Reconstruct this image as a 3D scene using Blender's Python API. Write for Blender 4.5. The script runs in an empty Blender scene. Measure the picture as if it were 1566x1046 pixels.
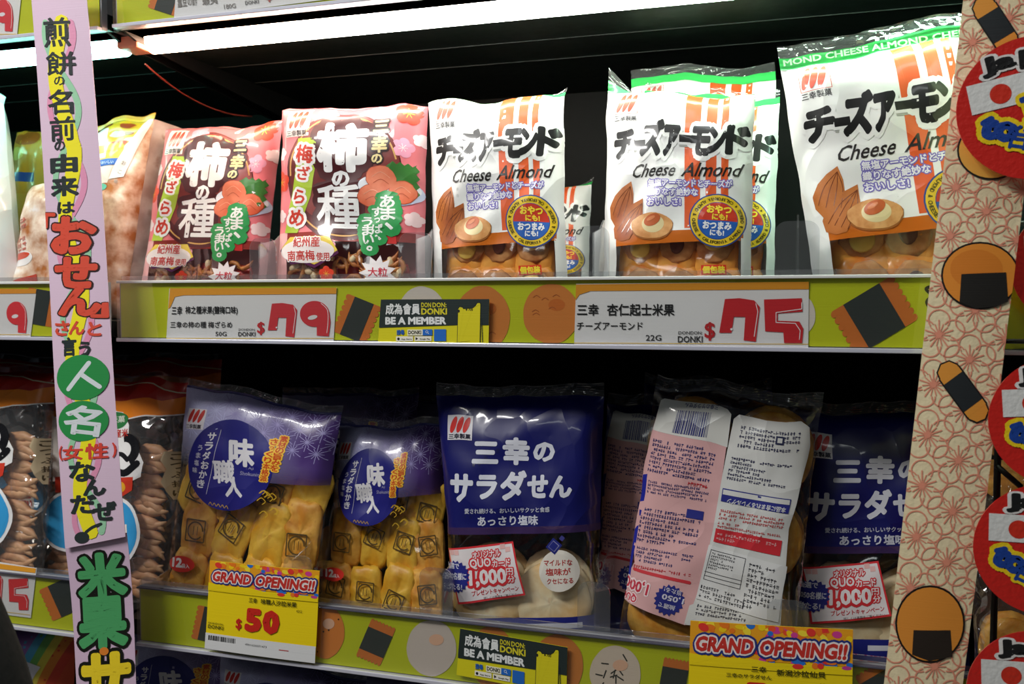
import bpy, bmesh, math, random
import numpy as np
from mathutils import Vector, noise
from mathutils.geometry import tessellate_polygon

# ------------------------------------------------------------ camera, world, lights, exposure
CF, CYAW, CHOR, CD, CZ = 1400.0, math.radians(17.0), 462.0, 0.80, 1.35
CP = math.atan((523.0 - CHOR) / CF)
CAMP = np.array([0.0, -CD, CZ])
F_ = np.array([-math.sin(CYAW) * math.cos(CP), math.cos(CYAW) * math.cos(CP), -math.sin(CP)])
R_ = np.array([math.cos(CYAW), math.sin(CYAW), 0.0])
U_ = np.cross(R_, F_)
sc = bpy.context.scene
COL = sc.collection
camd = bpy.data.cameras.new('camera')
camd.sensor_width = 36.0
camd.lens = CF * 36.0 / 1566.0
camd.clip_start = 0.02
camd.dof.use_dof = True
camd.dof.focus_distance = 0.85
camd.dof.aperture_fstop = 9.0
cam = bpy.data.objects.new('camera', camd)
COL.objects.link(cam)
cam.location = CAMP
cam.rotation_euler = (math.pi / 2 - CP, 0, CYAW)
sc.camera = cam
sc.view_settings.view_transform = 'Standard'
sc.view_settings.look = 'None'
sc.view_settings.gamma = 1.0
sc.view_settings.use_curve_mapping = False
sc.view_settings.exposure = 0.12
w = bpy.data.worlds.new('world')
sc.world = w
w.use_nodes = True
w.node_tree.nodes['Background'].inputs[0].default_value = (0.75, 0.85, 1.0, 1)
w.node_tree.nodes['Background'].inputs[1].default_value = 0.03


def area(name, loc, target, sx, sy, power, color):
    l = bpy.data.lights.new(name, 'AREA')
    l.shape = 'RECTANGLE'
    l.size, l.size_y = sx, sy
    l.energy = power
    l.color = color
    o = bpy.data.objects.new(name, l)
    o.location = loc
    o.rotation_euler = (Vector(target) - Vector(loc)).to_track_quat('-Z', 'Y').to_euler()
    COL.objects.link(o)
    return o


# shop ceiling lamps behind and to the left of the viewer
area('aisle_lamp', (-1.35, -1.15, 2.65), (-0.80, 0.1, 1.10), 1.1, 0.14, 33.0, (1.0, 0.98, 0.95))
area('aisle_lamp', (0.0, -0.75, 2.70), (0.0, 0.1, 1.25), 1.2, 0.16, 4.2, (0.92, 0.97, 1.0))
area('aisle_lamp', (-0.4, -2.6, 2.75), (0.2, 0.1, 1.1), 1.2, 0.16, 3.0, (0.95, 1.0, 0.98))


def ray(px, py):
    return F_ + R_ * (px - 783.0) / CF - U_ * (py - 523.0) / CF


def hit(px, py, P0, N):
    r = ray(px, py)
    return CAMP + r * (np.dot(np.array(P0) - CAMP, N) / np.dot(r, N))


def at(px, py, Y):
    return hit(px, py, (0, Y, 0), np.array([0.0, 1.0, 0.0]))


def proj(P):
    q = np.array(P) - CAMP
    f = q @ F_
    return (783 + CF * (q @ R_) / f, 523 - CF * (q @ U_) / f)


# ------------------------------------------------------------ materials
_M = {}


def lin(h):
    c = [int(h[i:i + 2], 16) / 255.0 for i in (0, 2, 4)]
    return tuple(x / 12.92 if x <= .04045 else ((x + .055) / 1.055) ** 2.4 for x in c) + (1.0,)


def newmat(k):
    m = bpy.data.materials.new(k)
    m.use_nodes = True
    m.node_tree.nodes.clear()
    _M[k] = m
    return m, m.node_tree.nodes, m.node_tree.links


def crinkle(N, L, scale, strength, dist=0.004, fine=True):
    tc = N.new('ShaderNodeTexCoord')
    n1 = N.new('ShaderNodeTexNoise')
    n1.noise_type = 'RIDGED_MULTIFRACTAL'
    n1.inputs['Scale'].default_value = scale
    n1.inputs['Detail'].default_value = 3.0
    n1.inputs['Distortion'].default_value = 0.8
    L.new(tc.outputs['Object'], n1.inputs['Vector'])
    # broad folds with sharp creases between them: distorted cells
    n2 = N.new('ShaderNodeTexNoise')
    n2.inputs['Scale'].default_value = scale * .8
    n2.inputs['Detail'].default_value = 1.0
    L.new(tc.outputs['Object'], n2.inputs['Vector'])
    mx = N.new('ShaderNodeMix')
    mx.data_type = 'VECTOR'
    mx.inputs[0].default_value = 0.14
    L.new(tc.outputs['Object'], mx.inputs[4])
    L.new(n2.outputs['Color'], mx.inputs[5])
    mp = N.new('ShaderNodeMapping')
    mp.inputs['Rotation'].default_value = (0, 0.6, 0)
    mp.inputs['Scale'].default_value = (1.5, 1.0, .75)
    L.new(mx.outputs[1], mp.inputs[0])
    vo = N.new('ShaderNodeTexVoronoi')
    vo.inputs['Scale'].default_value = scale * 1.5
    L.new(mp.outputs[0], vo.inputs['Vector'])
    ad = N.new('ShaderNodeMath')
    ad.operation = 'MULTIPLY_ADD'
    ad.inputs[1].default_value = 2.2
    L.new(vo.outputs['Distance'], ad.inputs[0])
    L.new(n1.outputs[0], ad.inputs[2])
    b = N.new('ShaderNodeBump')
    b.inputs['Strength'].default_value = strength
    b.inputs['Distance'].default_value = dist
    L.new(ad.outputs[0], b.inputs['Height'])
    return b.outputs[0]


def PM(hexc, fin='film'):
    """printed ink colour on a given stock"""
    k = fin + '_' + hexc
    if k in _M:
        return _M[k]
    m, N, L = newmat(k)
    o = N.new('ShaderNodeOutputMaterial')
    p = N.new('ShaderNodeBsdfPrincipled')
    p.inputs['Base Color'].default_value = lin(hexc)
    L.new(p.outputs[0], o.inputs[0])
    if fin == 'film':
        p.inputs['Roughness'].default_value = 0.36
        p.inputs['Specular IOR Level'].default_value = 0.45
        p.inputs['Coat Weight'].default_value = 0.45
        p.inputs['Coat Roughness'].default_value = 0.08
        b = crinkle(N, L, 13.0, 0.34)
        L.new(b, p.inputs['Normal'])
        L.new(b, p.inputs['Coat Normal'])
    elif fin == 'card':
        p.inputs['Roughness'].default_value = 0.5
        p.inputs['Specular IOR Level'].default_value = 0.3
        tc = N.new('ShaderNodeTexCoord')
        mp = N.new('ShaderNodeMapping')
        mp.inputs['Scale'].default_value = (4, 4, 500)
        n = N.new('ShaderNodeTexNoise')
        n.inputs['Scale'].default_value = 2.0
        L.new(tc.outputs['Object'], mp.inputs[0])
        L.new(mp.outputs[0], n.inputs['Vector'])
        b = N.new('ShaderNodeBump')
        b.inputs['Strength'].default_value = 0.15
        b.inputs['Distance'].default_value = 0.0006
        L.new(n.outputs[0], b.inputs['Height'])
        L.new(b.outputs[0], p.inputs['Normal'])
    elif fin == 'gloss':
        p.inputs['Roughness'].default_value = 0.3
        p.inputs['Coat Weight'].default_value = 0.6
        p.inputs['Coat Roughness'].default_value = 0.08
        tc = N.new('ShaderNodeTexCoord')
        n = N.new('ShaderNodeTexNoise')
        n.inputs['Scale'].default_value = 260.0
        L.new(tc.outputs['Object'], n.inputs['Vector'])
        b = N.new('ShaderNodeBump')
        b.inputs['Strength'].default_value = 0.25
        b.inputs['Distance'].default_value = 0.002
        L.new(n.outputs[0], b.inputs['Height'])
        L.new(b.outputs[0], p.inputs['Normal'])
        L.new(b.outputs[0], p.inputs['Coat Normal'])
    return m


def clear_mat(k, tint=(0.95, 0.95, 0.95), base=0.06, rough=0.1, bump=0.6, scale=16.0, milky=0.0, edge=0.5):
    if k in _M:
        return _M[k]
    m, N, L = newmat(k)
    o = N.new('ShaderNodeOutputMaterial')
    t = N.new('ShaderNodeBsdfTransparent')
    t.inputs[0].default_value = tint + (1,)
    g = N.new('ShaderNodeBsdfGlossy')
    g.inputs['Roughness'].default_value = rough
    g.inputs['Color'].default_value = (1, 1, 1, 1)
    lw = N.new('ShaderNodeLayerWeight')
    lw.inputs[0].default_value = 0.35
    mr = N.new('ShaderNodeMapRange')
    mr.inputs[3].default_value = base
    mr.inputs[4].default_value = edge
    mx = N.new('ShaderNodeMixShader')
    L.new(lw.outputs['Facing'], mr.inputs[0])
    L.new(mr.outputs[0], mx.inputs[0])
    L.new(t.outputs[0], mx.inputs[1])
    L.new(g.outputs[0], mx.inputs[2])
    if bump > 0:
        b = crinkle(N, L, scale, bump)
        L.new(b, g.inputs['Normal'])
        L.new(b, lw.inputs['Normal'])
    out = mx.outputs[0]
    if milky > 0:
        d = N.new('ShaderNodeBsdfDiffuse')
        d.inputs[0].default_value = (0.8, 0.8, 0.8, 1)
        m2 = N.new('ShaderNodeMixShader')
        m2.inputs[0].default_value = milky
        L.new(out, m2.inputs[1])
        L.new(d.outputs[0], m2.inputs[2])
        out = m2.outputs[0]
    L.new(out, o.inputs[0])
    return m


def food(k, c1, c2, scale=60.0, rough=0.6, bump=0.5, c3=None):
    if k in _M:
        return _M[k]
    m, N, L = newmat(k)
    o = N.new('ShaderNodeOutputMaterial')
    p = N.new('ShaderNodeBsdfPrincipled')
    p.inputs['Roughness'].default_value = rough
    tc = N.new('ShaderNodeTexCoord')
    n = N.new('ShaderNodeTexNoise')
    n.inputs['Scale'].default_value = scale
    n.inputs['Detail'].default_value = 4.0
    r = N.new('ShaderNodeValToRGB')
    r.color_ramp.elements[0].position = 0.38
    r.color_ramp.elements[0].color = lin(c1)
    r.color_ramp.elements[1].position = 0.62
    r.color_ramp.elements[1].color = lin(c2)
    if c3:
        e = r.color_ramp.elements.new(0.72)
        e.color = lin(c3)
    b = N.new('ShaderNodeBump')
    b.inputs['Strength'].default_value = bump
    b.inputs['Distance'].default_value = 0.002
    L.new(tc.outputs['Object'], n.inputs['Vector'])
    L.new(n.outputs[0], r.inputs[0])
    L.new(r.outputs[0], p.inputs['Base Color'])
    L.new(n.outputs[0], b.inputs['Height'])
    L.new(b.outputs[0], p.inputs['Normal'])
    L.new(p.outputs[0], o.inputs[0])
    return m


def solid(k, hexc, rough=0.5, metal=0.0, spec=0.5):
    if k in _M:
        return _M[k]
    m, N, L = newmat(k)
    o = N.new('ShaderNodeOutputMaterial')
    p = N.new('ShaderNodeBsdfPrincipled')
    tc = N.new('ShaderNodeTexCoord')
    n = N.new('ShaderNodeTexNoise')
    n.inputs['Scale'].default_value = 90.0
    mr = N.new('ShaderNodeMapRange')
    mr.inputs[3].default_value = max(0.02, rough - 0.06)
    mr.inputs[4].default_value = rough + 0.06
    L.new(tc.outputs['Object'], n.inputs['Vector'])
    L.new(n.outputs[0], mr.inputs[0])
    L.new(mr.outputs[0], p.inputs['Roughness'])
    p.inputs['Base Color'].default_value = lin(hexc)
    p.inputs['Metallic'].default_value = metal
    p.inputs['Specular IOR Level'].default_value = spec
    L.new(p.outputs[0], o.inputs[0])
    return m


def fade_mat(k, hexa, hexb, v0, v1, su=0.0):
    """translucent print: ink density falls from v1 (full) to v0 (none) down the bag's own print coordinates"""
    if k in _M:
        return _M[k]
    m, N, L = newmat(k)
    o = N.new('ShaderNodeOutputMaterial')
    uv = N.new('ShaderNodeUVMap')
    uv.uv_map = 'print'
    sp = N.new('ShaderNodeSeparateXYZ')
    L.new(uv.outputs[0], sp.inputs[0])
    ad = N.new('ShaderNodeMath')
    ad.operation = 'MULTIPLY_ADD'
    ad.inputs[1].default_value = su
    L.new(sp.outputs[0], ad.inputs[0])
    L.new(sp.outputs[1], ad.inputs[2])
    mr = N.new('ShaderNodeMapRange')
    mr.inputs[1].default_value = v0
    mr.inputs[2].default_value = v1
    L.new(ad.outputs[0], mr.inputs[0])
    rc = N.new('ShaderNodeMapRange')
    rc.inputs[1].default_value = 0.15
    rc.inputs[2].default_value = 0.85
    L.new(sp.outputs[0], rc.inputs[0])
    mc = N.new('ShaderNodeMix')
    mc.data_type = 'RGBA'
    mc.inputs[6].default_value = lin(hexa)
    mc.inputs[7].default_value = lin(hexb)
    L.new(rc.outputs[0], mc.inputs[0])
    p = N.new('ShaderNodeBsdfPrincipled')
    p.inputs['Roughness'].default_value = 0.3
    p.inputs['Coat Weight'].default_value = 0.3
    b = crinkle(N, L, 14.0, 0.22)
    L.new(b, p.inputs['Normal'])
    L.new(mc.outputs[2], p.inputs['Base Color'])
    t = N.new('ShaderNodeBsdfTransparent')
    mx = N.new('ShaderNodeMixShader')
    L.new(mr.outputs[0], mx.inputs[0])
    L.new(t.outputs[0], mx.inputs[1])
    L.new(p.outputs[0], mx.inputs[2])
    L.new(mx.outputs[0], o.inputs[0])
    return m


FILM = clear_mat('clear_film')
FILMC = clear_mat('clear_film_crumpled', base=0.07, rough=0.09, bump=0.95, scale=26.0, milky=0.015)
SEALF = clear_mat('clear_seal_film', base=0.10, rough=0.12, bump=0.7, scale=30.0, milky=0.07)
ACR = clear_mat('clear_acrylic', tint=(0.93, 0.94, 0.95), base=0.05, rough=0.03, bump=0.0, milky=0.03, edge=0.75)
SLEEVE = clear_mat('clear_sleeve', tint=(0.98, 0.98, 0.98), base=0.035, rough=0.06, bump=0.03, scale=5.0, edge=0.3)


def MT(c, fin):
    if isinstance(c, str):
        if c in _M:
            return _M[c]
        return PM(c, fin)
    return c


# ------------------------------------------------------------ object helpers
def thing(name, loc, label, cat, group=None, kind=None):
    o = bpy.data.objects.new(name, None)
    o.empty_display_size = 0.02
    o.location = loc
    COL.objects.link(o)
    o['label'] = label
    o['category'] = cat
    if group:
        o['group'] = group
    if kind:
        o['kind'] = kind
    return o


def mobj(name, V, Fc, mats, parent=None, fm=None, smooth=True, normals=None, uv=None, label=None):
    me = bpy.data.meshes.new(name)
    V = np.asarray(V, dtype=float)
    if parent is not None and parent.type == 'EMPTY':
        V = V - np.array(parent.location)
    elif parent is not None and parent.parent is not None:
        V = V - np.array(parent.parent.location)
    me.from_pydata([tuple(v) for v in V], [], [tuple(int(i) for i in f) for f in Fc])
    if not isinstance(mats, (list, tuple)):
        mats = [mats]
    for m in mats:
        me.materials.append(m)
    if fm is not None and len(me.polygons) == len(fm):
        me.polygons.foreach_set('material_index', np.array(fm, dtype=np.int32))
    if uv is not None:
        ul = me.uv_layers.new(name='print')
        li = np.zeros(len(me.loops), dtype=np.int32)
        me.loops.foreach_get('vertex_index', li)
        ul.data.foreach_set('uv', np.asarray(uv, dtype=np.float32)[li].ravel())
    if smooth:
        me.polygons.foreach_set('use_smooth', np.ones(len(me.polygons), dtype=bool))
    me.update()
    if normals is not None:
        me.normals_split_custom_set_from_vertices([tuple(n) for n in normals])
    o = bpy.data.objects.new(name, me)
    COL.objects.link(o)
    if parent is not None:
        o.parent = parent
    if label:
        o['label'] = label
    return o


def boxmesh(x0, x1, y0, y1, z0, z1, bev=0.0):
    bm = bmesh.new()
    bmesh.ops.create_cube(bm, size=1.0)
    for v in bm.verts:
        v.co.x = x0 + (v.co.x + .5) * (x1 - x0)
        v.co.y = y0 + (v.co.y + .5) * (y1 - y0)
        v.co.z = z0 + (v.co.z + .5) * (z1 - z0)
    if bev:
        bmesh.ops.bevel(bm, geom=bm.edges[:], offset=bev, segments=2, affect='EDGES', profile=0.5)
    V = [tuple(v.co) for v in bm.verts]
    bm.verts.index_update()
    Fc = [[v.index for v in f.verts] for f in bm.faces]
    bm.free()
    return V, Fc


def box(name, x0, x1, y0, y1, z0, z1, mat, parent=None, bev=0.0, label=None):
    V, Fc = boxmesh(x0, x1, y0, y1, z0, z1, bev)
    return mobj(name, V, Fc, mat, parent, smooth=False, label=label)


def merge(parts):
    V, Fc, fm = [], [], []
    for k, (v, f) in enumerate(parts):
        b = len(V)
        V += [tuple(a) for a in v]
        Fc += [[i + b for i in q] for q in f]
        fm += [k] * len(f)
    return V, Fc, fm


def tube(pts, r, n=8, taper=None):
    """a round rod through points"""
    pts = [Vector(p) for p in pts]
    V, Fc = [], []
    for i, p in enumerate(pts):
        d = (pts[min(i + 1, len(pts) - 1)] - pts[max(i - 1, 0)]).normalized()
        a = d.cross(Vector((0, 0, 1)))
        if a.length < 1e-3:
            a = d.cross(Vector((0, 1, 0)))
        a.normalize()
        b = d.cross(a)
        rr = r * (taper[i] if taper else 1)
        for k in range(n):
            t = 2 * math.pi * k / n
            V.append(tuple(p + a * math.cos(t) * rr + b * math.sin(t) * rr))
    for i in range(len(pts) - 1):
        for k in range(n):
            Fc.append([i * n + k, i * n + (k + 1) % n, (i + 1) * n + (k + 1) % n, (i + 1) * n + k])
    Fc.append(list(range(n))[::-1])
    Fc.append([(len(pts) - 1) * n + k for k in range(n)])
    return V, Fc


# ------------------------------------------------------------ flat print engine
_G = {}


def glyphs(s):
    if s in _G:
        return _G[s]
    c = bpy.data.curves.new('t', 'FONT')
    c.body = s
    c.resolution_u = 2
    o = bpy.data.objects.new('t', c)
    me = bpy.data.meshes.new_from_object(o)
    V = np.array([(v.co.x, v.co.y) for v in me.vertices]) if len(me.vertices) else np.zeros((0, 2))
    P = [list(p.vertices) for p in me.polygons]
    cnt = {}
    for p in P:
        for i in range(len(p)):
            e = (p[i], p[(i + 1) % len(p)])
            k = (min(e), max(e))
            cnt[k] = cnt.get(k, 0) + 1
    E = [k for k, n in cnt.items() if n == 1]
    bpy.data.objects.remove(o)
    bpy.data.curves.remove(c)
    bpy.data.meshes.remove(me)
    _G[s] = (V, P, E)
    return _G[s]


def stroke_edges(V, E, r):
    """quads along edges + hexagons at their ends, radius r"""
    NV, NF = [], []
    seen = set()
    for a, b in E:
        p, q = V[a], V[b]
        d = q - p
        l = math.hypot(d[0], d[1])
        if l > 1e-7:
            n = np.array([-d[1], d[0]]) / l * r
            k = len(NV)
            NV += [p - n, q - n, q + n, p + n]
            NF.append([k, k + 1, k + 2, k + 3])
        for i in (a, b):
            if i not in seen:
                seen.add(i)
                k = len(NV)
                m = 8 if r > 0.05 else 6
                for t in range(m):
                    NV.append(V[i] + r * np.array([math.cos(2 * math.pi * t / m), math.sin(2 * math.pi * t / m)]))
                NF.append(list(range(k, k + m)))
    return NV, NF


class Design:
    """print drawn in the artwork's own frame (x right, y down), later laid on a curved sheet"""

    def __init__(s, fin='film', ox=0.0, oy=0.0, sc_=1.0):
        s.fin, s.ox, s.oy, s.s = fin, ox, oy, sc_
        s.ops = []          # (part, colour, level, V, F)
        s.part = 'printed_artwork'
        s.cache = {}

    def add(s, V, Fc, col, lv):
        if len(V):
            A = np.array(V, dtype=float)
            A = A / s.s + np.array([s.ox, s.oy])
            s.ops.append((s.part, col, lv, A, Fc))

    def poly(s, pts, col, lv=0):
        t = tessellate_polygon([[Vector((p[0], p[1], 0)) for p in pts]])
        s.add(pts, [list(q) for q in t], col, lv)

    def rect(s, x0, y0, x1, y1, col, lv=0):
        s.add([(x0, y0), (x1, y0), (x1, y1), (x0, y1)], [[0, 1, 2, 3]], col, lv)

    def rot_rect(s, cx, cy, w, h, rot, col, lv=0):
        a = math.radians(rot)
        c, n = math.cos(a), math.sin(a)
        s.add([(cx + x * c - y * n, cy + x * n + y * c) for x, y in
               ((-w / 2, -h / 2), (w / 2, -h / 2), (w / 2, h / 2), (-w / 2, h / 2))], [[0, 1, 2, 3]], col, lv)

    def ell(s, cx, cy, rx, ry, col, lv=0, rot=0, n=32, wob=0.0, a0=0, a1=360):
        a = math.radians(rot)
        c, m = math.cos(a), math.sin(a)
        pts = []
        full = (a1 - a0) >= 360
        for k in range(n if full else n + 1):
            t = math.radians(a0 + (a1 - a0) * k / n)
            q = 1 + wob * math.sin(t * 5 + cx) + wob * .6 * math.sin(t * 11 + cy)
            x, y = rx * math.cos(t) * q, ry * math.sin(t) * q
            pts.append((cx + x * c - y * m, cy + x * m + y * c))
        if full:
            s.add(pts, [list(range(n))], col, lv)
        else:
            s.poly(pts, col, lv)

    def star(s, cx, cy, r0, r1, n, col, lv=0, rot=0):
        s.poly([(cx + (r0 if k % 2 else r1) * math.cos(math.radians(rot) + math.pi * k / n),
                 cy + (r0 if k % 2 else r1) * math.sin(math.radians(rot) + math.pi * k / n)) for k in range(2 * n)], col, lv)

    def ring(s, cx, cy, rx, ry, w, col, lv=0, n=36, a0=0, a1=360, rot=0):
        V, Fc = [], []
        full = (a1 - a0) >= 360
        a = math.radians(rot)
        c, m = math.cos(a), math.sin(a)
        for k in range(n + 1):
            t = math.radians(a0 + (a1 - a0) * k / n)
            for d in (-w / 2, w / 2):
                x, y = (rx + d) * math.cos(t), (ry + d) * math.sin(t)
                V.append((cx + x * c - y * m, cy + x * m + y * c))
        for k in range(n):
            Fc.append([2 * k, 2 * k + 1, 2 * k + 3, 2 * k + 2])
        s.add(V, Fc, col, lv)

    def line(s, pts, w, col, lv=0, cap=True):
        P = [np.array(p, dtype=float) for p in pts]
        NV, NF = stroke_edges(P, [(i, i + 1) for i in range(len(P) - 1)], w / 2)
        if not cap:
            NF2 = [f for f in NF if len(f) == 4]
            NF = NF2
        s.add(NV, NF, col, lv)

    def curve(s, pts, w, col, lv=0, n=6):
        """smooth thick line through points (Catmull-Rom)"""
        P = [np.array(p, dtype=float) for p in pts]
        Q = []
        for i in range(len(P) - 1):
            p0, p1, p2, p3 = P[max(i - 1, 0)], P[i], P[i + 1], P[min(i + 2, len(P) - 1)]
            for k in range(n):
                t = k / n
                Q.append(.5 * ((2 * p1) + (-p0 + p2) * t + (2 * p0 - 5 * p1 + 4 * p2 - p3) * t * t + (-p0 + 3 * p1 - 3 * p2 + p3) * t ** 3))
        Q.append(P[-1])
        s.line(Q, w, col, lv)

    def text(s, t, cx, cy, w, h, col, lv=0, bold=0.0, rot=0, skew=0.0, out=()):
        """fit text t in a w x h box centred at cx,cy; out = ((radius_em, colour, level), ...)"""
        V, P, E = glyphs(t)
        if not len(V):
            return
        lo, hi = V.min(0) - bold, V.max(0) + bold
        sx, sy = w / max(hi[0] - lo[0], 1e-6), h / max(hi[1] - lo[1], 1e-6)
        mid = (lo + hi) / 2
        a = math.radians(rot)
        c, n = math.cos(a), math.sin(a)

        def tr(A):
            A = (np.array(A) - mid) * np.array([sx, sy])
            x = A[:, 0] + skew * A[:, 1]
            y = -A[:, 1]
            return np.stack([cx + x * c - y * n, cy + x * n + y * c], 1)
        for r, oc, ol in out:
            NV, NF = stroke_edges(V, E, r + bold)
            s.add(tr(NV), NF, oc, ol)
            s.add(tr(V), P, oc, ol)
        s.add(tr(V), P, col, lv)
        if bold > 0:
            NV, NF = stroke_edges(V, E, bold)
            s.add(tr(NV), NF, col, lv)

    def chars(s, items, col, lv=0, bold=0.0, rot=0, skew=0.0, out=()):
        for ch, cx, cy, w, h in items:
            s.text(ch, cx, cy, w, h, col, lv, bold, rot, skew, out)

    def vtext(s, t, x0, y0, x1, y1, w, h, col, lv=0, bold=0.0, rot=0, skew=0.0, out=()):
        n = len(t)
        for i, ch in enumerate(t):
            k = i / max(n - 1, 1)
            f = 1.0
            if ch in '、。っ':
                f = .55
            s.text(ch, x0 + (x1 - x0) * k, y0 + (y1 - y0) * k, w * f, h * f, col, lv, bold, rot, skew, out)

    def arc_text(s, t, cx, cy, r, a0, a1, w, h, col, lv=0, bold=0.0, flip=False):
        n = len(t)
        for i, ch in enumerate(t):
            if ch == ' ':
                continue
            a = math.radians(a0 + (a1 - a0) * i / max(n - 1, 1))
            ww = w * (.4 if ch in 'I!' else 1)
            s.text(ch, cx + r * math.cos(a), cy + r * math.sin(a), ww, h, col, lv, bold, math.degrees(a) + (-90 if flip else 90))

    def flower(s, cx, cy, r, col, lv=0, cen=None, rot=0):
        for k in range(5):
            a = math.radians(rot + 72 * k - 90)
            s.ell(cx + .55 * r * math.cos(a), cy + .55 * r * math.sin(a), .46 * r, .46 * r, col, lv, n=14)
        s.ell(cx, cy, .5 * r, .5 * r, col, lv, n=12)
        if cen:
            for k in range(7):
                a = 2 * math.pi * k / 7
                s.line([(cx, cy), (cx + .42 * r * math.cos(a), cy + .42 * r * math.sin(a))], .05 * r, cen, lv + 1, cap=False)

    def emblem(s, cx, cy, w, h, lv=2, bg='f2f0ee', txt=True, rot=0):
        if bg:
            s.rot_rect(cx, cy + h * .5, w * 1.12, h * 1.5 if False else h * 1.42, rot, bg, lv)
        a = math.radians(rot)
        for k in (-1, 0, 1):
            x, y = k * w * .27, 0
            s.ell(cx + x * math.cos(a) - 0, cy + h * .33 + x * math.sin(a), w * .15, h * .5, 'd23a22', lv + 1, rot=rot + 17, n=18)
        if txt:
            s.text('三幸製菓', cx - math.sin(a) * h * .6, cy + h * 1.03, w, h * .26, '222222', lv + 1, .02, rot)

    def dashes(s, q, rows, col, lv=1, seed=1, cell=None, fill=.75, p=.86):
        """rows of tiny unreadable characters inside the quad q (TL,TR,BR,BL)"""
        rnd = random.Random(seed)
        TL, TR, BR, BL = [np.array(a, dtype=float) for a in q]
        W = np.linalg.norm(TR - TL)
        H = np.linalg.norm(BL - TL) / rows
        cw = (cell or H * .62) / W

        def P(u, v):
            return (TL * (1 - u) + TR * u) * (1 - v) + (BL * (1 - u) + BR * u) * v
        V, Fc = [], []
        for r in range(rows):
            u, end = 0.0, 1.0 if rnd.random() < .6 else rnd.uniform(.35, .95)
            while u < end - cw:
                if rnd.random() < p:
                    v0, v1 = (r + .5 - fill / 2) / rows, (r + .5 + fill / 2) / rows
                    for _ in range(3):
                        if rnd.random() < .6:
                            b = v0 + (v1 - v0) * rnd.uniform(0, .7)
                            e = (u, b, u + cw * .8, b + (v1 - v0) * .2)
                        else:
                            b = u + cw * rnd.uniform(0, .5)
                            e = (b, v0, b + cw * .18, v1)
                        k = len(V)
                        V += [P(e[0], e[1]), P(e[2], e[1]), P(e[2], e[3]), P(e[0], e[3])]
                        Fc.append([k, k + 1, k + 2, k + 3])
                u += cw
        s.add(V, Fc, col, lv)

    def barcode(s, q, col, lv=1, seed=3, n=30):
        rnd = random.Random(seed)
        TL, TR, BR, BL = [np.array(a, dtype=float) for a in q]
        V, Fc = [], []
        u = 0.0
        while u < 1:
            w_ = rnd.choice((.4, .8, 1.3)) / n
            k = len(V)
            a, b = u, min(u + w_, 1)
            V += [TL + (TR - TL) * a, TL + (TR - TL) * b, BL + (BR - BL) * b, BL + (BR - BL) * a]
            Fc.append([k, k + 1, k + 2, k + 3])
            u += w_ + rnd.choice((.4, .7)) / n
        s.add(V, Fc, col, lv)

    # ---- cut along the sheet's own grid, once per grid size
    def cut(s, quad, nu, nv):
        key = (nu, nv)
        if key in s.cache:
            return s.cache[key]
        Hm = homog(quad)
        parts = {}
        for part, col, lv, A, Fc in s.ops:
            h = np.column_stack([A, np.ones(len(A))]) @ Hm.T
            uv = h[:, :2] / h[:, 2:3]
            parts.setdefault(part, []).append((col, lv, uv, Fc))
        res = {}
        for part, L_ in parts.items():
            cols = []
            VV, FF, FM = [], [], []
            bV, bF, bM = [], [], []
            cnt = 0
            for col, lv, uv, Fc in L_:
                if col not in cols:
                    cols.append(col)
                mi = cols.index(col)
                for f in Fc:
                    cnt += 1
                    lz = lv + (cnt * 7 % 19) * .045
                    q = uv[f]
                    if float(np.sum(q[:, 0] * np.roll(q[:, 1], -1) - np.roll(q[:, 0], -1) * q[:, 1])) < 0:
                        q = q[::-1]
                    mn, mx = q.min(0), q.max(0)
                    if mx[0] < 0 or mn[0] > 1 or mx[1] < 0 or mn[1] > 1:
                        continue
                    inside = mn[0] >= 0 and mn[1] >= 0 and mx[0] <= 1 and mx[1] <= 1
                    small = (mx[0] - mn[0]) * nu < .45 and (mx[1] - mn[1]) * nv < .45
                    same = int(mn[0] * nu) == int(mx[0] * nu) and int(mn[1] * nv) == int(mx[1] * nv)
                    tgt = (VV, FF, FM) if (inside and (small or same)) else (bV, bF, bM)
                    k = len(tgt[0])
                    tgt[0].extend([(a[0], a[1], lz) for a in q])
                    tgt[1].append(list(range(k, k + len(f))))
                    tgt[2].append(mi)
            if bF:
                bm = bmesh.new()
                vs = [bm.verts.new(v) for v in bV]
                for f, mi in zip(bF, bM):
                    try:
                        fc = bm.faces.new([vs[i] for i in f])
                        fc.material_index = mi
                    except ValueError:
                        pass
                for ax, n in ((0, nu), (1, nv)):
                    for i in range(n + 1):
                        co = [0, 0, 0]
                        no = [0, 0, 0]
                        co[ax] = i / n
                        no[ax] = 1
                        bmesh.ops.bisect_plane(bm, geom=bm.verts[:] + bm.edges[:] + bm.faces[:], dist=1e-6, plane_co=co, plane_no=no,
                                               clear_inner=(i == 0), clear_outer=(i == n))
                bm.verts.index_update()
                k = len(VV)
                VV += [tuple(v.co) for v in bm.verts]
                for f in bm.faces:
                    FF.append([v.index + k for v in f.verts])
                    FM.append(f.material_index)
                bm.free()
            if FF:
                res[part] = (np.array(VV), FF, FM, cols)
        s.cache[key] = res
        return res


def homog(q):
    """3x3 map taking the quad TL,TR,BR,BL to uv (0,1),(1,1),(1,0),(0,0)"""
    dst = [(0, 1), (1, 1), (1, 0), (0, 0)]
    A, b = [], []
    for (x, y), (u, v) in zip(q, dst):
        A.append([x, y, 1, 0, 0, 0, -u * x, -u * y]); b.append(u)
        A.append([0, 0, 0, x, y, 1, -v * x, -v * y]); b.append(v)
    h = np.linalg.solve(np.array(A, dtype=float), np.array(b, dtype=float))
    return np.append(h, 1).reshape(3, 3)


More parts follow.
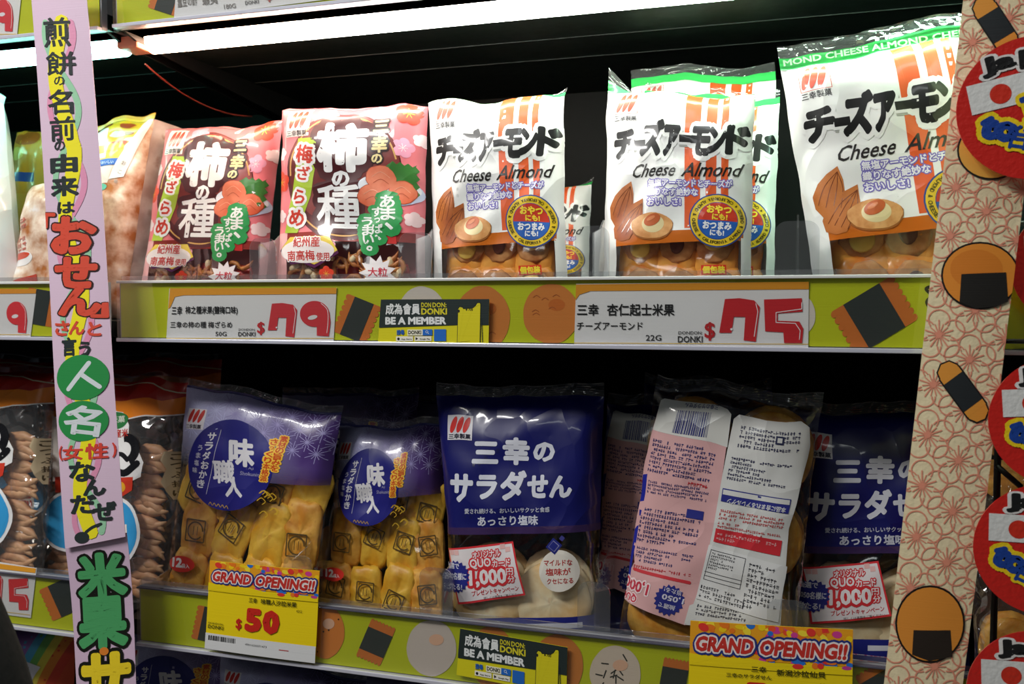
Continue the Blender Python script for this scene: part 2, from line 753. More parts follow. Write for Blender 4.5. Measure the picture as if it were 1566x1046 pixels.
class Surf:
    def __init__(s, TL, TR, BR, BL, nu, nv, hf=None, off=None):
        s.c = [np.array(a, dtype=float) for a in (TL, TR, BR, BL)]
        s.nu, s.nv = nu, nv
        TL, TR, BR, BL = s.c
        s.n = np.cross(TR - TL, TL - BL)
        s.n /= np.linalg.norm(s.n)
        s.U = (TR - TL) / np.linalg.norm(TR - TL)
        s.Vd = (TL - BL) / np.linalg.norm(TL - BL)
        s.W = np.linalg.norm(BR - BL)
        s.H = np.linalg.norm(TL - BL)
        s.hf = hf
        G = np.zeros((nv + 1, nu + 1, 3))
        for j in range(nv + 1):
            for i in range(nu + 1):
                u, v = i / nu, j / nv
                p = (BL * (1 - u) + BR * u) * (1 - v) + (TL * (1 - u) + TR * u) * v
                if hf:
                    p = p + s.n * hf(u, v)
                if off:
                    p = p + off(u, v)
                G[j, i] = p
        s.G = G
        du = np.gradient(G, axis=1)
        dv = np.gradient(G, axis=0)
        N = np.cross(du, dv)
        N /= np.linalg.norm(N, axis=2, keepdims=True) + 1e-12
        s.N = N

    def flat(s, u, v, d=0.0):
        TL, TR, BR, BL = s.c
        return (BL * (1 - u) + BR * u) * (1 - v) + (TL * (1 - u) + TR * u) * v + s.n * d

    def ev(s, uv, d):
        u = np.clip(uv[:, 0], 0, 1) * s.nu
        v = np.clip(uv[:, 1], 0, 1) * s.nv
        i = np.minimum(u.astype(int), s.nu - 1)
        j = np.minimum(v.astype(int), s.nv - 1)
        a, b = (u - i)[:, None], (v - j)[:, None]
        r = []
        for T in (s.G, s.N):
            r.append((T[j, i] * (1 - a) + T[j, i + 1] * a) * (1 - b) + (T[j + 1, i] * (1 - a) + T[j + 1, i + 1] * a) * b)
        return r[0] + r[1] * d[:, None], r[1]

    def grid(s, d=0.0, flip=False, sub=None):
        V = (s.G + s.N * d).reshape(-1, 3)
        Fc = []
        w_ = s.nu + 1
        for j in range(s.nv):
            for i in range(s.nu):
                q = [j * w_ + i, j * w_ + i + 1, (j + 1) * w_ + i + 1, (j + 1) * w_ + i]
                Fc.append(q[::-1] if flip else q)
        uv = [(i / s.nu, j / s.nv) for j in range(s.nv + 1) for i in range(s.nu + 1)]
        return V, Fc, uv


LV = 0.00014


def lay(design, quad, surf, parent, base_off=0.0002, labels=None, only=None, renm=None):
    """lay the design on the surface; one object for each named piece of artwork"""
    res = design.cut(quad, surf.nu, surf.nv)
    out = {}
    for part, (VV, FF, FM, cols) in res.items():
        if only and part not in only:
            continue
        P, Nn = surf.ev(VV[:, :2], base_off + VV[:, 2] * LV)
        mats = [MT(c, design.fin) for c in cols]
        nm = part.split('#')[0]
        o = mobj(nm, P, FF, mats, parent, fm=FM, normals=Nn, uv=VV[:, :2])
        if labels and part in labels:
            o['label'] = labels[part]
        if 'brush_marks' in nm:
            o['kind'] = 'stuff'
        out[part] = o
    return out
# ------------------------------------------------------------ bags
def mk_pillow(T, seed, cre=0.0012, ncre=12, sq=4.0, vsq=4.0):
    rnd = random.Random(seed)
    C = [(rnd.random(), rnd.random(), rnd.uniform(0, math.pi), rnd.uniform(.4, 1.0) * cre * rnd.choice((-1, 1, 1)), rnd.uniform(.02, .05), rnd.uniform(.15, .4))
         for _ in range(ncre)]
    so = Vector((seed * 3.7, seed * 1.3, 0))

    def f(u, v):
        e = max(0.0, 1 - abs(2 * u - 1) ** sq) ** .55 * max(0.0, 1 - abs(2 * v - 1) ** vsq) ** .55
        h = T * e
        for cu, cv, a, am, w_, ln in C:
            x, y = u - cu, (v - cv) * 1.4
            d = x * math.sin(a) - y * math.cos(a)
            l = x * math.cos(a) + y * math.sin(a)
            h += am * math.exp(-abs(d) / w_) * math.exp(-(l / ln) ** 2) * min(1, e * 1.5)
        h += noise.noise(Vector((u * 5, v * 7, 0)) + so) * T * .16 * e
        h += noise.noise(Vector((u * 2, v * 2.5, 5)) + so) * T * .22 * e
        return h
    return f


def bag_surf(TL, TR, xBL, xBR, z, y0, lean=7.0, yaw=0.0, nu=26, nv=34, hf=None, pinch=0.012, seed=1):
    a, b = math.radians(lean), math.radians(yaw)
    N = np.array([math.sin(b) * math.cos(a), -math.cos(b) * math.cos(a), math.sin(a)])

    def col(x):
        return np.cross(ray(x, 0.0), ray(x, 1000.0))

    def solve(x, P0, Nn):
        c = col(x)
        A = np.array([Nn, [0, 0, 1.0], c])
        return np.linalg.solve(A, np.array([Nn @ P0, z, c @ CAMP]))
    P0 = solve((xBL + xBR) / 2, np.array([0, y0, 0]), np.array([0, 1.0, 0]))
    pTL, pTR = hit(TL[0], TL[1], P0, N), hit(TR[0], TR[1], P0, N)
    pBL, pBR = solve(xBL, P0, N), solve(xBR, P0, N)
    U = (pTR - pTL) / np.linalg.norm(pTR - pTL)
    Wd = np.linalg.norm(pTR - pTL)
    Vz = (pTL - pBL) / np.linalg.norm(pTL - pBL)

    def off(u, v):
        k = -(2 * u - 1) * pinch * Wd * math.sin(math.pi * v) ** .7 if 0 < v < 1 else 0
        k += noise.noise(Vector((seed * 2.1, v * 9, u * 2))) * .0016 * abs(2 * u - 1)
        top = (noise.noise(Vector((seed * 1.7, u * 3.2, 0))) * .0075 + noise.noise(Vector((seed * 1.1, u * 9, 4))) * .002) * v ** 5
        return U * k + Vz * top
    return Surf(pTL, pTR, pBR, pBL, nu, nv, hf, off)


def back_surf(sf, T):
    def hb(u, v):
        return -T * max(0.0, 1 - abs(2 * u - 1) ** 4) ** .55 * max(0.0, 1 - abs(2 * v - 1) ** 4) ** .55
    TL, TR, BR, BL = sf.c
    s2 = Surf(TL, TR, BR, BL, sf.nu, sf.nv, hb)
    # same outline as the front
    for j in range(sf.nv + 1):
        for i in (0, sf.nu):
            s2.G[j, i] = sf.G[j, i]
    s2.G[0] = sf.G[0]
    s2.G[-1] = sf.G[-1]
    return s2


def film_body(name, sf, T, front, back, parent, label=None):
    V1, F1, uv = sf.grid(0)
    s2 = back_surf(sf, T)
    V2, F2, _ = s2.grid(0, flip=True)
    V, Fc, fm = merge([(V1, F1), (V2, F2)])
    o = mobj(name, V, Fc, [front, back], parent, fm=fm, label=label, uv=uv + uv)
    return o


def seal(name, sf, parent, Hs, mats, fold, side=0.0, seed=0, crimp=0.0006, rows=10, ear=0.0, bands=(0.45,), label=None, edge='top', text=None):
    """crimped strip along the top edge; fold(u) = angle in degrees away from the bag plane towards the back"""
    nu = sf.nu
    row = sf.G[-1] if edge == 'top' else sf.G[0]
    up = sf.Vd if edge == 'top' else -sf.Vd
    V = []
    for j in range(rows + 1):
        t = j / rows
        for i in range(nu + 1):
            u = i / nu
            a = math.radians(fold(u))
            d = up * math.cos(a) - sf.n * math.sin(a)
            q = -sf.n * math.cos(a) - up * math.sin(a)
            hh = Hs * t * (1 + ear * (abs(2 * u - 1) ** 3))
            wv = noise.noise(Vector((u * 3.0, t * .8, seed * 1.7))) * Hs * .22 * t + crimp * (1 if j % 2 else -1)
            V.append(row[i] + d * hh + q * wv + sf.U * (side * Hs * t))
    w_ = nu + 1
    Fc, fm = [], []
    for j in range(rows):
        k = sum(1 for b in bands if (j + .5) / rows > b)
        for i in range(nu):
            Fc.append([j * w_ + i, j * w_ + i + 1, (j + 1) * w_ + i + 1, (j + 1) * w_ + i])
            fm.append(k)
    o = mobj(name, V, Fc, mats, parent, fm=fm, label=label)
    return o, np.array(V).reshape(rows + 1, nu + 1, 3)


def put(name, mesh, parent, pos, sf, rot=0.0, sc_=(1, 1, 1), tilt=0.0, label=None, under=None):
    a = math.radians(rot)
    X = sf.U * math.cos(a) + sf.Vd * math.sin(a)
    Y = -sf.n
    X = X / np.linalg.norm(X)
    Z = np.cross(X, Y)
    Z /= np.linalg.norm(Z)
    Y = np.cross(Z, X)
    if tilt:
        t = math.radians(tilt)
        Y, Z = Y * math.cos(t) + Z * math.sin(t), Z * math.cos(t) - Y * math.sin(t)
    from mathutils import Matrix
    o = bpy.data.objects.new(name, mesh)
    COL.objects.link(o)
    o.parent = parent
    p = np.array(pos) - (np.array(parent.location) if parent.type == 'EMPTY' else 0)
    M = Matrix([[X[i] * sc_[0], Y[i] * sc_[1], Z[i] * sc_[2], p[i]] for i in range(3)] + [[0, 0, 0, 1]])
    if under is not None:
        o.parent = under
        M = under.matrix_basis.inverted() @ M
    o.matrix_basis = M
    if label:
        o['label'] = label
    return o


def rawmesh(name, V, Fc, mats, fm=None, smooth=True):
    me = bpy.data.meshes.new(name)
    me.from_pydata([tuple(map(float, v)) for v in V], [], [list(map(int, f)) for f in Fc])
    for m in (mats if isinstance(mats, (list, tuple)) else [mats]):
        me.materials.append(m)
    if fm is not None:
        me.polygons.foreach_set('material_index', np.array(fm, dtype=np.int32))
    if smooth:
        me.polygons.foreach_set('use_smooth', np.ones(len(me.polygons), dtype=bool))
    me.update()
    return me


def blob(w_, h, t, sq, nz, seed, mat, n=20, m=9, name='cracker'):
    """flattened cracker in the xz plane; sq = 2 round .. 6 square; nz = surface unevenness"""
    V, Fc = [], []
    for j in range(m + 1):
        ph = math.pi * j / m
        rr, y = math.sin(ph) ** .5 if 0 < j < m else 0, -math.cos(ph)
        for i in range(n):
            a = 2 * math.pi * i / n
            c, s_ = math.cos(a), math.sin(a)
            k = (abs(c) ** sq + abs(s_) ** sq) ** (-1.0 / sq)
            x, z = c * k * rr * w_ / 2, s_ * k * rr * h / 2
            q = 1 + nz * noise.noise(Vector((x * 120 + seed, z * 120, y * 3)))
            V.append((x * (1 + (q - 1) * .35), y * t / 2 * (1 + (q - 1) * 2.5), z * (1 + (q - 1) * .35)))
    for j in range(m):
        for i in range(n):
            Fc.append([j * n + i, j * n + (i + 1) % n, (j + 1) * n + (i + 1) % n, (j + 1) * n + i])
    return rawmesh(name, V, Fc, mat)


def crescent(L, r, bend, mat, seed=0, name='rice_cracker', flat=1.0, n=7, seg=9):
    pts, tp = [], []
    for i in range(seg + 1):
        t = i / seg * 2 - 1
        pts.append((t * L / 2, 0, bend * (1 - t * t)))
        tp.append(max(.15, (1 - abs(t) ** 2.6)) * (1 + .12 * math.sin(i * 2.3 + seed)))
    V, Fc = tube(pts, r, n, tp)
    V = [(a, b * flat, c) for a, b, c in V]
    return rawmesh(name, V, Fc, mat)


GREEN, ORG = '3fae5a', 'e8632e'

# ============================================================ artwork
# ---- almond cracker bag
def art_cheese():
    d = Design('film', 640, 110, 3.169)
    W_ = 'f3f4f0'
    d.poly([(-60, -40), (860, -60), (860, 772), (690, 780), (135, 826), (-60, 834)], W_, 0)
    d.poly([(-60, 834), (135, 826), (146, 1400), (-60, 1400)], W_, 0)
    d.poly([(680, 781), (860, 772), (860, 1400), (690, 1400)], W_, 0)
    for a in (((408, 60), (478, 58), (500, 788), (434, 793)), ((504, 55), (549, 54), (570, 788), (524, 790)),
              ((570, 50), (598, 50), (622, 788), (590, 788))):
        d.poly(a, 'e4602c', 1)
    # orange ink at the top of the window
    d.poly([(135, 826), (690, 780), (690, 835), (135, 880)], 'window_orange', 0)
    d.part = 'printed_title'
    T = [('チ', 150, 412, 100, 140, 8), ('ー', 222, 412, 52, 34, 8), ('ズ', 277, 384, 100, 176, 3), ('ア', 361, 392, 72, 152, 3), ('ー', 424, 376, 58, 34, 3),
         ('モ', 488, 380, 92, 150, 3), ('ン', 562, 370, 82, 138, 3), ('ド', 650, 362, 104, 148, 3)]
    for ch, x, y, w_, h, _ in T:
        r = -3
        big = ((.14, W_, 3),)
        if ch == 'ー':
            for dx, col, lv, g in ((7, 'aeb0a8', 2, 14), (0, W_, 3, 12), (0, '1a1a1a', 4, 0)):
                d.rot_rect(x + dx, y + dx, w_ + g, h + 2 * g, r, col, lv)
            continue
        d.text(ch, x + 7, y + 7, w_ + 10, h + 10, 'aeb0a8', 2, .13, r, .12)
        d.text(ch, x, y, w_, h, '1a1a1a', 4, .072, r, .12, big)
    d.part = 'printed_text'
    d.text('Cheese', 292, 533, 190, 62, '26221f', 3, .012, -4, .42)
    d.text('Almond', 545, 514, 250, 66, '26221f', 3, .012, -4, .42)
    for t, x, y, w_, h in (('無塩アーモンドとチーズが', 450, 585, 366, 36), ('織りなす絶妙な', 376, 630, 220, 36), ('おいしさ!', 341, 676, 146, 36)):
        d.text(t, x, y, w_, h, 'f6f4fa', 3, .03, -3, 0, ((.12, '7a6fc0', 2),))
    d.part = 'printed_almonds'
    for pts, sg in (([(190, 586), (203, 640), (205, 690), (185, 760), (160, 790), (128, 790), (104, 750), (100, 700), (120, 650), (150, 615)], 0),
                    ([(248, 664), (250, 740), (225, 800), (195, 850), (160, 858), (130, 845), (122, 800), (140, 745), (180, 700)], 1)):
        d.poly([(x, y) for x, y in pts], 'almond_ink', 2 + sg)
        for k in range(4):
            x0, y0 = pts[0]
            xe, ye = (115 + 22 * k, 735 + 12 * k) if not sg else (140 + 20 * k, 812 + 9 * k)
            d.curve([(x0 - 3, y0 + 22), ((x0 + xe) / 2 - 10 + 8 * k, (y0 + ye) / 2), (xe, ye)], 2.2, '7a3a18', 3 + sg, 4)
    d.part = 'printed_cracker'
    d.ell(292, 790, 93, 62, 'a8642c', 4, -3, wob=.02)
    d.ell(292, 786, 90, 58, 'cracker_ink', 5, -3, wob=.02)
    d.ell(297, 778, 48, 40, 'e8d6a0', 6, -8)
    d.ell(293, 760, 38, 25, 'c4602c', 7, -32)
    d.ell(288, 754, 20, 8, 'dd8450', 8, -32)
    d.part = 'printed_badge'
    d.ell(575, 750, 123, 125, '2c4a94', 4)
    d.ell(575, 750, 117, 119, 'e8c428', 5)
    d.ell(575, 752, 86, 88, '2c4a94', 6)
    d.ell(575, 752, 83, 85, 'cc3a24', 7, a0=180, a1=360)
    d.ell(575, 752, 83, 85, '2b62b8', 7, a0=0, a1=180)
    d.text('おやつ', 578, 699, 106, 40, 'f2d838', 8, .05)
    d.text('にも!', 582, 734, 66, 30, 'f2d838', 8, .05)
    d.text('おつまみ', 574, 775, 124, 38, 'f4f4f4', 8, .05)
    d.text('にも!', 576, 808, 62, 28, 'f4f4f4', 8, .05)
    ring = 'CALIFORNIA ALMOND & CHEESE ★ CALIFORNIA ALMOND & CHEESE ★ '
    d.arc_text(ring[::-1], 575, 751, 102, 130, 130 + 353, 11, 15, '4a4410', 7, .03, True)
    d.part = 'printed_emblem'
    for x in (124, 150, 176):
        d.ell(x, 212, 11.5, 50, 'd8492a', 2, 15)
    d.line([(101, 166), (200, 162), (203, 266), (103, 270), (101, 166)], 2.0, 'd8492a', 2)
    d.text('三幸製菓', 152, 288, 98, 30, '2a2a2a', 2, .015, -3)
    d.part = 'printed_label'
    d.rot_rect(567, 978, 108, 44, -3, 'd8341c', 3)
    d.text('個包装', 567, 978, 98, 36, 'f2d838', 4, .05, -3)
    return d


# ---- plum rice cracker bag
def art_kaki():
    d = Design('film', 200, 140, 3.374)
    PK = 'ee7f86'
    d.poly([(740, 0), (1620, 0), (1620, 742), (740, 742)], PK, 0)
    d.poly([(740, 742), (842, 742), (832, 1400), (740, 1400)], 'f0b4b4', 0)
    d.poly([(1500, 742), (1620, 742), (1620, 1400), (1500, 1400)], 'f0b4b4', 0)
    d.rect(842, 742, 1500, 790, 'window_red', 0)
    for x, y, r, c in ((1290, 100, 26, 'f8dcdc'), (806, 340, 34, 'f8dcdc'), (800, 655, 34, 'f8dcdc'), (1490, 672, 40, 'f8dcdc'), (1520, 258, 36, 'f8dcdc'),
                       (1052, 148, 58, 'f2a4bc'), (1445, 312, 52, 'f2a4bc'), (1080, 812, 34, 'f2a4bc')):
        d.flower(x, y, r, c, 2, 'fbeaea' if r > 50 else None, 10)
    for x, y, r in ((1458, 125, 66), (800, 480, 54), (1062, 955, 40)):
        d.flower(x, y, r, 'e8452c', 2, 'f8c040', 0)
    d.part = 'printed_roundel'
    d.ell(1145, 455, 303, 332, '5a1c20', 1, n=48)
    d.ell(1145, 420, 290, 288, 'wood_ink', 2, n=48)
    d.ring(1145, 455, 282, 308, 8, 'dba860', 3, a0=180, a1=345)
    d.ring(1145, 455, 282, 308, 8, 'dba860', 3, a0=20, a1=140)
    d.part = 'printed_title'
    ol = ((.16, '4a1418', 4),)
    d.text('柿', 1148, 312, 265, 262, 'f5f4f2', 5, .055, 0, 0, ol)
    d.text('の', 1138, 474, 92, 84, 'f5f4f2', 5, .05, 0, 0, ol)
    d.text('種', 1122, 616, 226, 226, 'f5f4f2', 5, .018, 0, 0, ((.12, '4a1418', 4),))
    for ch, x, y, w_, h in (('三', 1338, 205, 78, 62), ('幸', 1335, 300, 84, 88), ('の', 1322, 372, 58, 48)):
        d.text(ch, x, y, w_, h, 'f0dc9c', 6, .04, 0, 0, ((.12, '2c1010', 5),))
    d.part = 'printed_ribbon'
    d.poly([(905, 268), (1016, 270), (1006, 400), (975, 560), (905, 745), (828, 742), (868, 560), (900, 400)], 'b2cc3c', 4)
    for ch, x, y, w_, h in (('梅', 950, 350, 96, 92), ('ざ', 940, 445, 72, 70), ('ら', 914, 562, 62, 74), ('め', 898, 668, 88, 84)):
        d.text(ch, x, y, w_, h, 'd6402c', 6, .03, 6, 0, ((.16, 'f6f2ee', 5),))
    d.part = 'printed_plums'
    d.ell(1372, 530, 158, 80, 'c8d2ea', 4, 5)
    d.ell(1372, 515, 146, 66, 'eef0f6', 5, 5)
    lf = [(1365, 412)]
    for k in range(8):
        lf += [(1385 + k * 17, 398 - (k % 2) * 14 + k * 1)]
    for k in range(9):
        lf += [(1500 + (k % 2) * 12, 400 + k * 20)]
    lf += [(1430, 500)]
    d.poly(lf, '3c7a34', 6)
    for x, y, rx, ry, r in ((1340, 468, 74, 60, 10), (1440, 538, 62, 58, 0), (1300, 556, 76, 56, -8)):
        d.ell(x, y, rx + 3, ry + 3, 'b04828', 6, r, wob=.02)
        d.ell(x, y, rx, ry, 'plum_ink', 7, r, wob=.02)
        d.curve([(x - rx * .6, y - ry * .1), (x, y - ry * .5), (x + rx * .6, y)], 3, 'f4a888', 8, 4)
        d.curve([(x - rx * .5, y + ry * .4), (x, y + ry * .1), (x + rx * .5, y + ry * .5)], 3, 'c05030', 8, 4)
    d.part = 'printed_slogan'
    gl = ((.34, '2f9a50', 8),)
    d.vtext('あま、', 1372, 588, 1384, 712, 74, 66, 'f4f6f0', 9, .03, 0, 0, gl)
    d.vtext('すっぱ、', 1322, 640, 1330, 770, 58, 50, 'f4f6f0', 9, .03, 0, 0, gl)
    d.vtext('うまい。', 1270, 690, 1285, 826, 60, 50, 'f4f6f0', 9, .03, 0, 0, gl)
    d.part = 'printed_origin_badge'
    d.poly([(800, 832), (858, 768), (1085, 768), (1132, 852), (1040, 905), (1000, 925), (940, 900), (870, 905)], '5a2050', 4)
    d.poly([(812, 822), (862, 766), (1080, 766), (1126, 838), (1040, 890), (1000, 908), (945, 885), (875, 888)], 'ecd050', 5)
    d.ell(960, 840, 150, 60, 'f6ece8', 6)
    d.text('紀州産', 962, 795, 150, 52, 'd03c34', 8, .02, 0, 0, ((.1, 'f8f2ee', 7),))
    d.text('南高梅', 930, 862, 155, 52, 'd03c34', 8, .02, 0, 0, ((.1, 'f8f2ee', 7),))
    d.text('使用', 1050, 868, 70, 40, 'd03c34', 8, .02, 0, 0, ((.1, 'f8f2ee', 7),))
    d.star(1322, 950, 92, 60, 11, 'f6eeee', 4)
    d.text('大粒', 1322, 945, 96, 48, 'd03c4c', 5, .02)
    d.part = 'printed_emblem'
    d.rect(832, 110, 964, 256, 'f6eae4', 3)
    for x in (868, 898, 928):
        d.ell(x, 166, 13, 48, 'e0442c', 4, 15)
    d.text('三幸製菓', 894, 238, 116, 30, '3a2a2a', 4, .015)
    d.rect(1372, 762, 1416, 800, 'c8302c', 4)
    return d


# ---- salted okaki bag with lavender star pattern
def art_aji():
    d = Design('film', 240, 570, 3.487)
    rnd = random.Random(4)
    d.poly([(60, -60), (1160, 140), (1000, 620), (40, 560)], 'lavender_fade', 0)
    d.poly([(60, 20), (1160, 200), (1160, 222), (60, 42)], '1c1a58', 1)
    d.poly([(60, 45), (1160, 226), (1160, 232), (60, 51)], 'b89a50', 1)
    d.part = 'printed_star_pattern'
    S = 112.0
    ang = 12
    c, s_ = math.cos(math.radians(ang)), math.sin(math.radians(ang))
    for r in range(-1, 6):
        for q in range(-2, 10):
            x = q * S + (r % 2) * S / 2
            y = 60 + r * S * .52
            X, Y = 120 + x * c - y * s_, 40 + x * s_ + y * c
            if Y > 290 + (X - 100) * .24 or Y < 40 + (X - 100) * .165 or X < 110 - Y * .1 or X > 985:
                continue
            for k in range(12):
                a = math.radians(ang + 30 * k)
                L = 54 if k % 2 else 33
                d.line([(X, Y), (X + L * math.cos(a), Y + L * math.sin(a))], 3.4, '9a92c4' if X > 420 else 'c6c8ec', 1, cap=False)
    d.part = 'printed_roundel'
    d.ell(458, 506, 236, 240, '1f1f74', 2, n=48)
    d.part = 'printed_title'
    d.text('味', 525, 440, 140, 150, 'dcdade', 3, .045, 3, -.1)
    d.text('職', 430, 542, 122, 124, 'dcdade', 3, .03, 3, -.1)
    d.text('人', 488, 622, 96, 108, 'dcdade', 3, .04, 3, -.1)
    d.part = 'printed_text'
    d.vtext('サラダおかき', 362, 356, 300, 604, 46, 44, 'dcdade', 3, .03, 4)
    d.vtext('うま塩味', 300, 412, 266, 530, 28, 30, 'c8c6d4', 3, .02, 4)
    d.line([(408, 322), (336, 658)], 2.5, 'c8c6d4', 3)
    d.text('Aji', 578, 524, 28, 18, 'a8a6c0', 3, 0, 4)
    d.text('Shokunin', 572, 552, 100, 20, 'a8a6c0', 3, 0, 5)
    ol = ((.16, 'f0c040', 3),)
    d.vtext('素材の旨みを', 738, 362, 700, 520, 42, 34, 'cc4c1c', 4, .03, 6, 0, ol)
    d.vtext('さっくり本格派', 690, 380, 645, 575, 40, 34, 'cc4c1c', 4, .03, 6, 0, ol)
    d.part = 'printed_emblem'
    d.rot_rect(258, 256, 112, 112, 4, 'eeeaf0', 2)
    for x in (230, 260, 290):
        d.ell(x, 240 + (x - 260) * .07, 11.5, 38, 'd0342c', 3, 21)
    d.text('三幸製菓', 248, 297, 100, 24, '2a2a3a', 3, .02, 4)
    d.part = 'printed_gold_brush_marks'
    for k in range(9):
        x, y = 610 + rnd.random() * 80, 640 + rnd.random() * 130
        d.curve([(x, y), (x + 20, y - 14), (x + 40, y + 6), (x + 26, y + 20)], 4, 'c8a028', 3, 4)
    for k in range(5):
        x, y = 350 + 22 * k, 712 + 5 * k
        d.curve([(x, y), (x + 9, y - 12), (x + 18, y + 4)], 3, 'c8a028', 3, 3)
    d.part = 'printed_count_badge'
    d.ell(184, 1020, 82, 42, 'd8342c', 3, 4)
    d.text('12', 160, 1012, 66, 50, 'f4ece8', 4, .05, 4)
    d.text('袋入', 212, 1030, 46, 24, 'f4ece8', 4, .02, 4)
    return d


# ---- blue salad senbei bag
def art_blue():
    d = Design('film', 640, 560, 2.49)
    B = '10135c'
    d.poly([(0, 60), (800, 60), (800, 636), (0, 646)], B, 0)
    d.poly([(0, 646), (800, 636), (800, 662), (0, 672)], 'window_purple', 0)
    d.rect(0, 962, 800, 1200, '24297c', 0)
    d.rect(350, 982, 640, 1000, 'd4d4dc', 1)
    d.part = 'printed_title'
    for ch, x, y, w_, h in (('三', 275, 352, 98, 92), ('幸', 393, 348, 104, 114), ('の', 500, 350, 84, 82),
                            ('サ', 185, 494, 94, 112), ('ラ', 284, 490, 78, 96), ('ダ', 385, 484, 98, 118), ('せ', 478, 488, 82, 92), ('ん', 566, 490, 84, 88)):
        d.text(ch, x, y, w_, h, 'd2d4de', 2, .05, 1)
    d.part = 'printed_text'
    d.text('愛され続ける、おいしいサクッと食感', 362, 580, 325, 20, 'c6c8d4', 2, .02, -1)
    d.text('あっさり塩味', 365, 618, 232, 38, 'c6c8d4', 2, .03, -1)
    d.part = 'printed_emblem'
    d.rect(124, 196, 221, 302, 'd8d6dc', 2)
    for x in (148, 173, 198):
        d.ell(x, 238, 10.5, 36, 'd03430', 3, 16)
    d.text('三幸製菓', 172, 287, 88, 22, '1c1c30', 3, .03)
    d.part = 'printed_campaign_label'
    d.poly([(128, 722), (385, 694), (428, 884), (166, 916)], 'd43038', 3)
    d.poly([(135, 728), (380, 702), (420, 878), (172, 908)], 'e4dcdc', 4)
    for x, y in ((150, 735), (170, 735), (345, 712), (365, 722)):
        d.rot_rect(x, y, 18, 18, -6, 'e8b8b4', 5)
    ol = ((.14, 'd43038', 6),)
    d.text('オリジナル', 285, 738, 106, 26, 'f0e8e8', 7, .03, -6, 0, ol)
    d.text('QUO', 262, 772, 82, 38, 'f0e8e8', 7, .03, -5, 0, ol)
    d.text('カード', 342, 770, 66, 26, 'f0e8e8', 7, .03, -5, 0, ol)
    d.text('1,000', 290, 822, 142, 62, 'f0e8e8', 7, .04, -4, 0, ol)
    d.text('円', 373, 800, 26, 24, 'f0e8e8', 7, .02, -4, 0, ol)
    d.text('分', 378, 826, 26, 24, 'f0e8e8', 7, .02, -4, 0, ol)
    d.text('プレゼントキャンペーン', 316, 868, 176, 19, 'c82c34', 5, .02, -6)
    d.text('詳しくは裏面をご覧ください。', 340, 886, 140, 10, '3a2a2a', 5, 0, -6)
    d.star(165, 820, 58, 50, 20, '232a84', 8)
    d.text('抽選で', 150, 782, 62, 22, 'dcdce6', 9, .03, 0)
    d.text('1,050名様に', 164, 818, 92, 26, 'dcdce6', 9, .03, 0)
    d.text('当たる!', 158, 854, 70, 24, 'dcdce6', 9, .03, 0)
    d.part = 'printed_flavour_seal'
    d.ell(560, 800, 74, 74, 'e6e0d4', 3)
    d.text('マイルドな', 556, 772, 106, 22, 'c0403c', 4, .02)
    d.text('塩味が', 556, 804, 92, 26, 'c0403c', 4, .02)
    d.text('クセになる', 562, 836, 94, 20, 'c0403c', 4, .02)
    d.rot_rect(542, 712, 44, 44, 40, '232a7c', 4)
    d.rot_rect(542, 712, 30, 30, 40, '8a88b0', 5)
    d.rot_rect(541, 712, 26, 26, 40, '232a7c', 6)
    d.rot_rect(572, 684, 16, 16, 40, '3c3c80', 5)
    return d


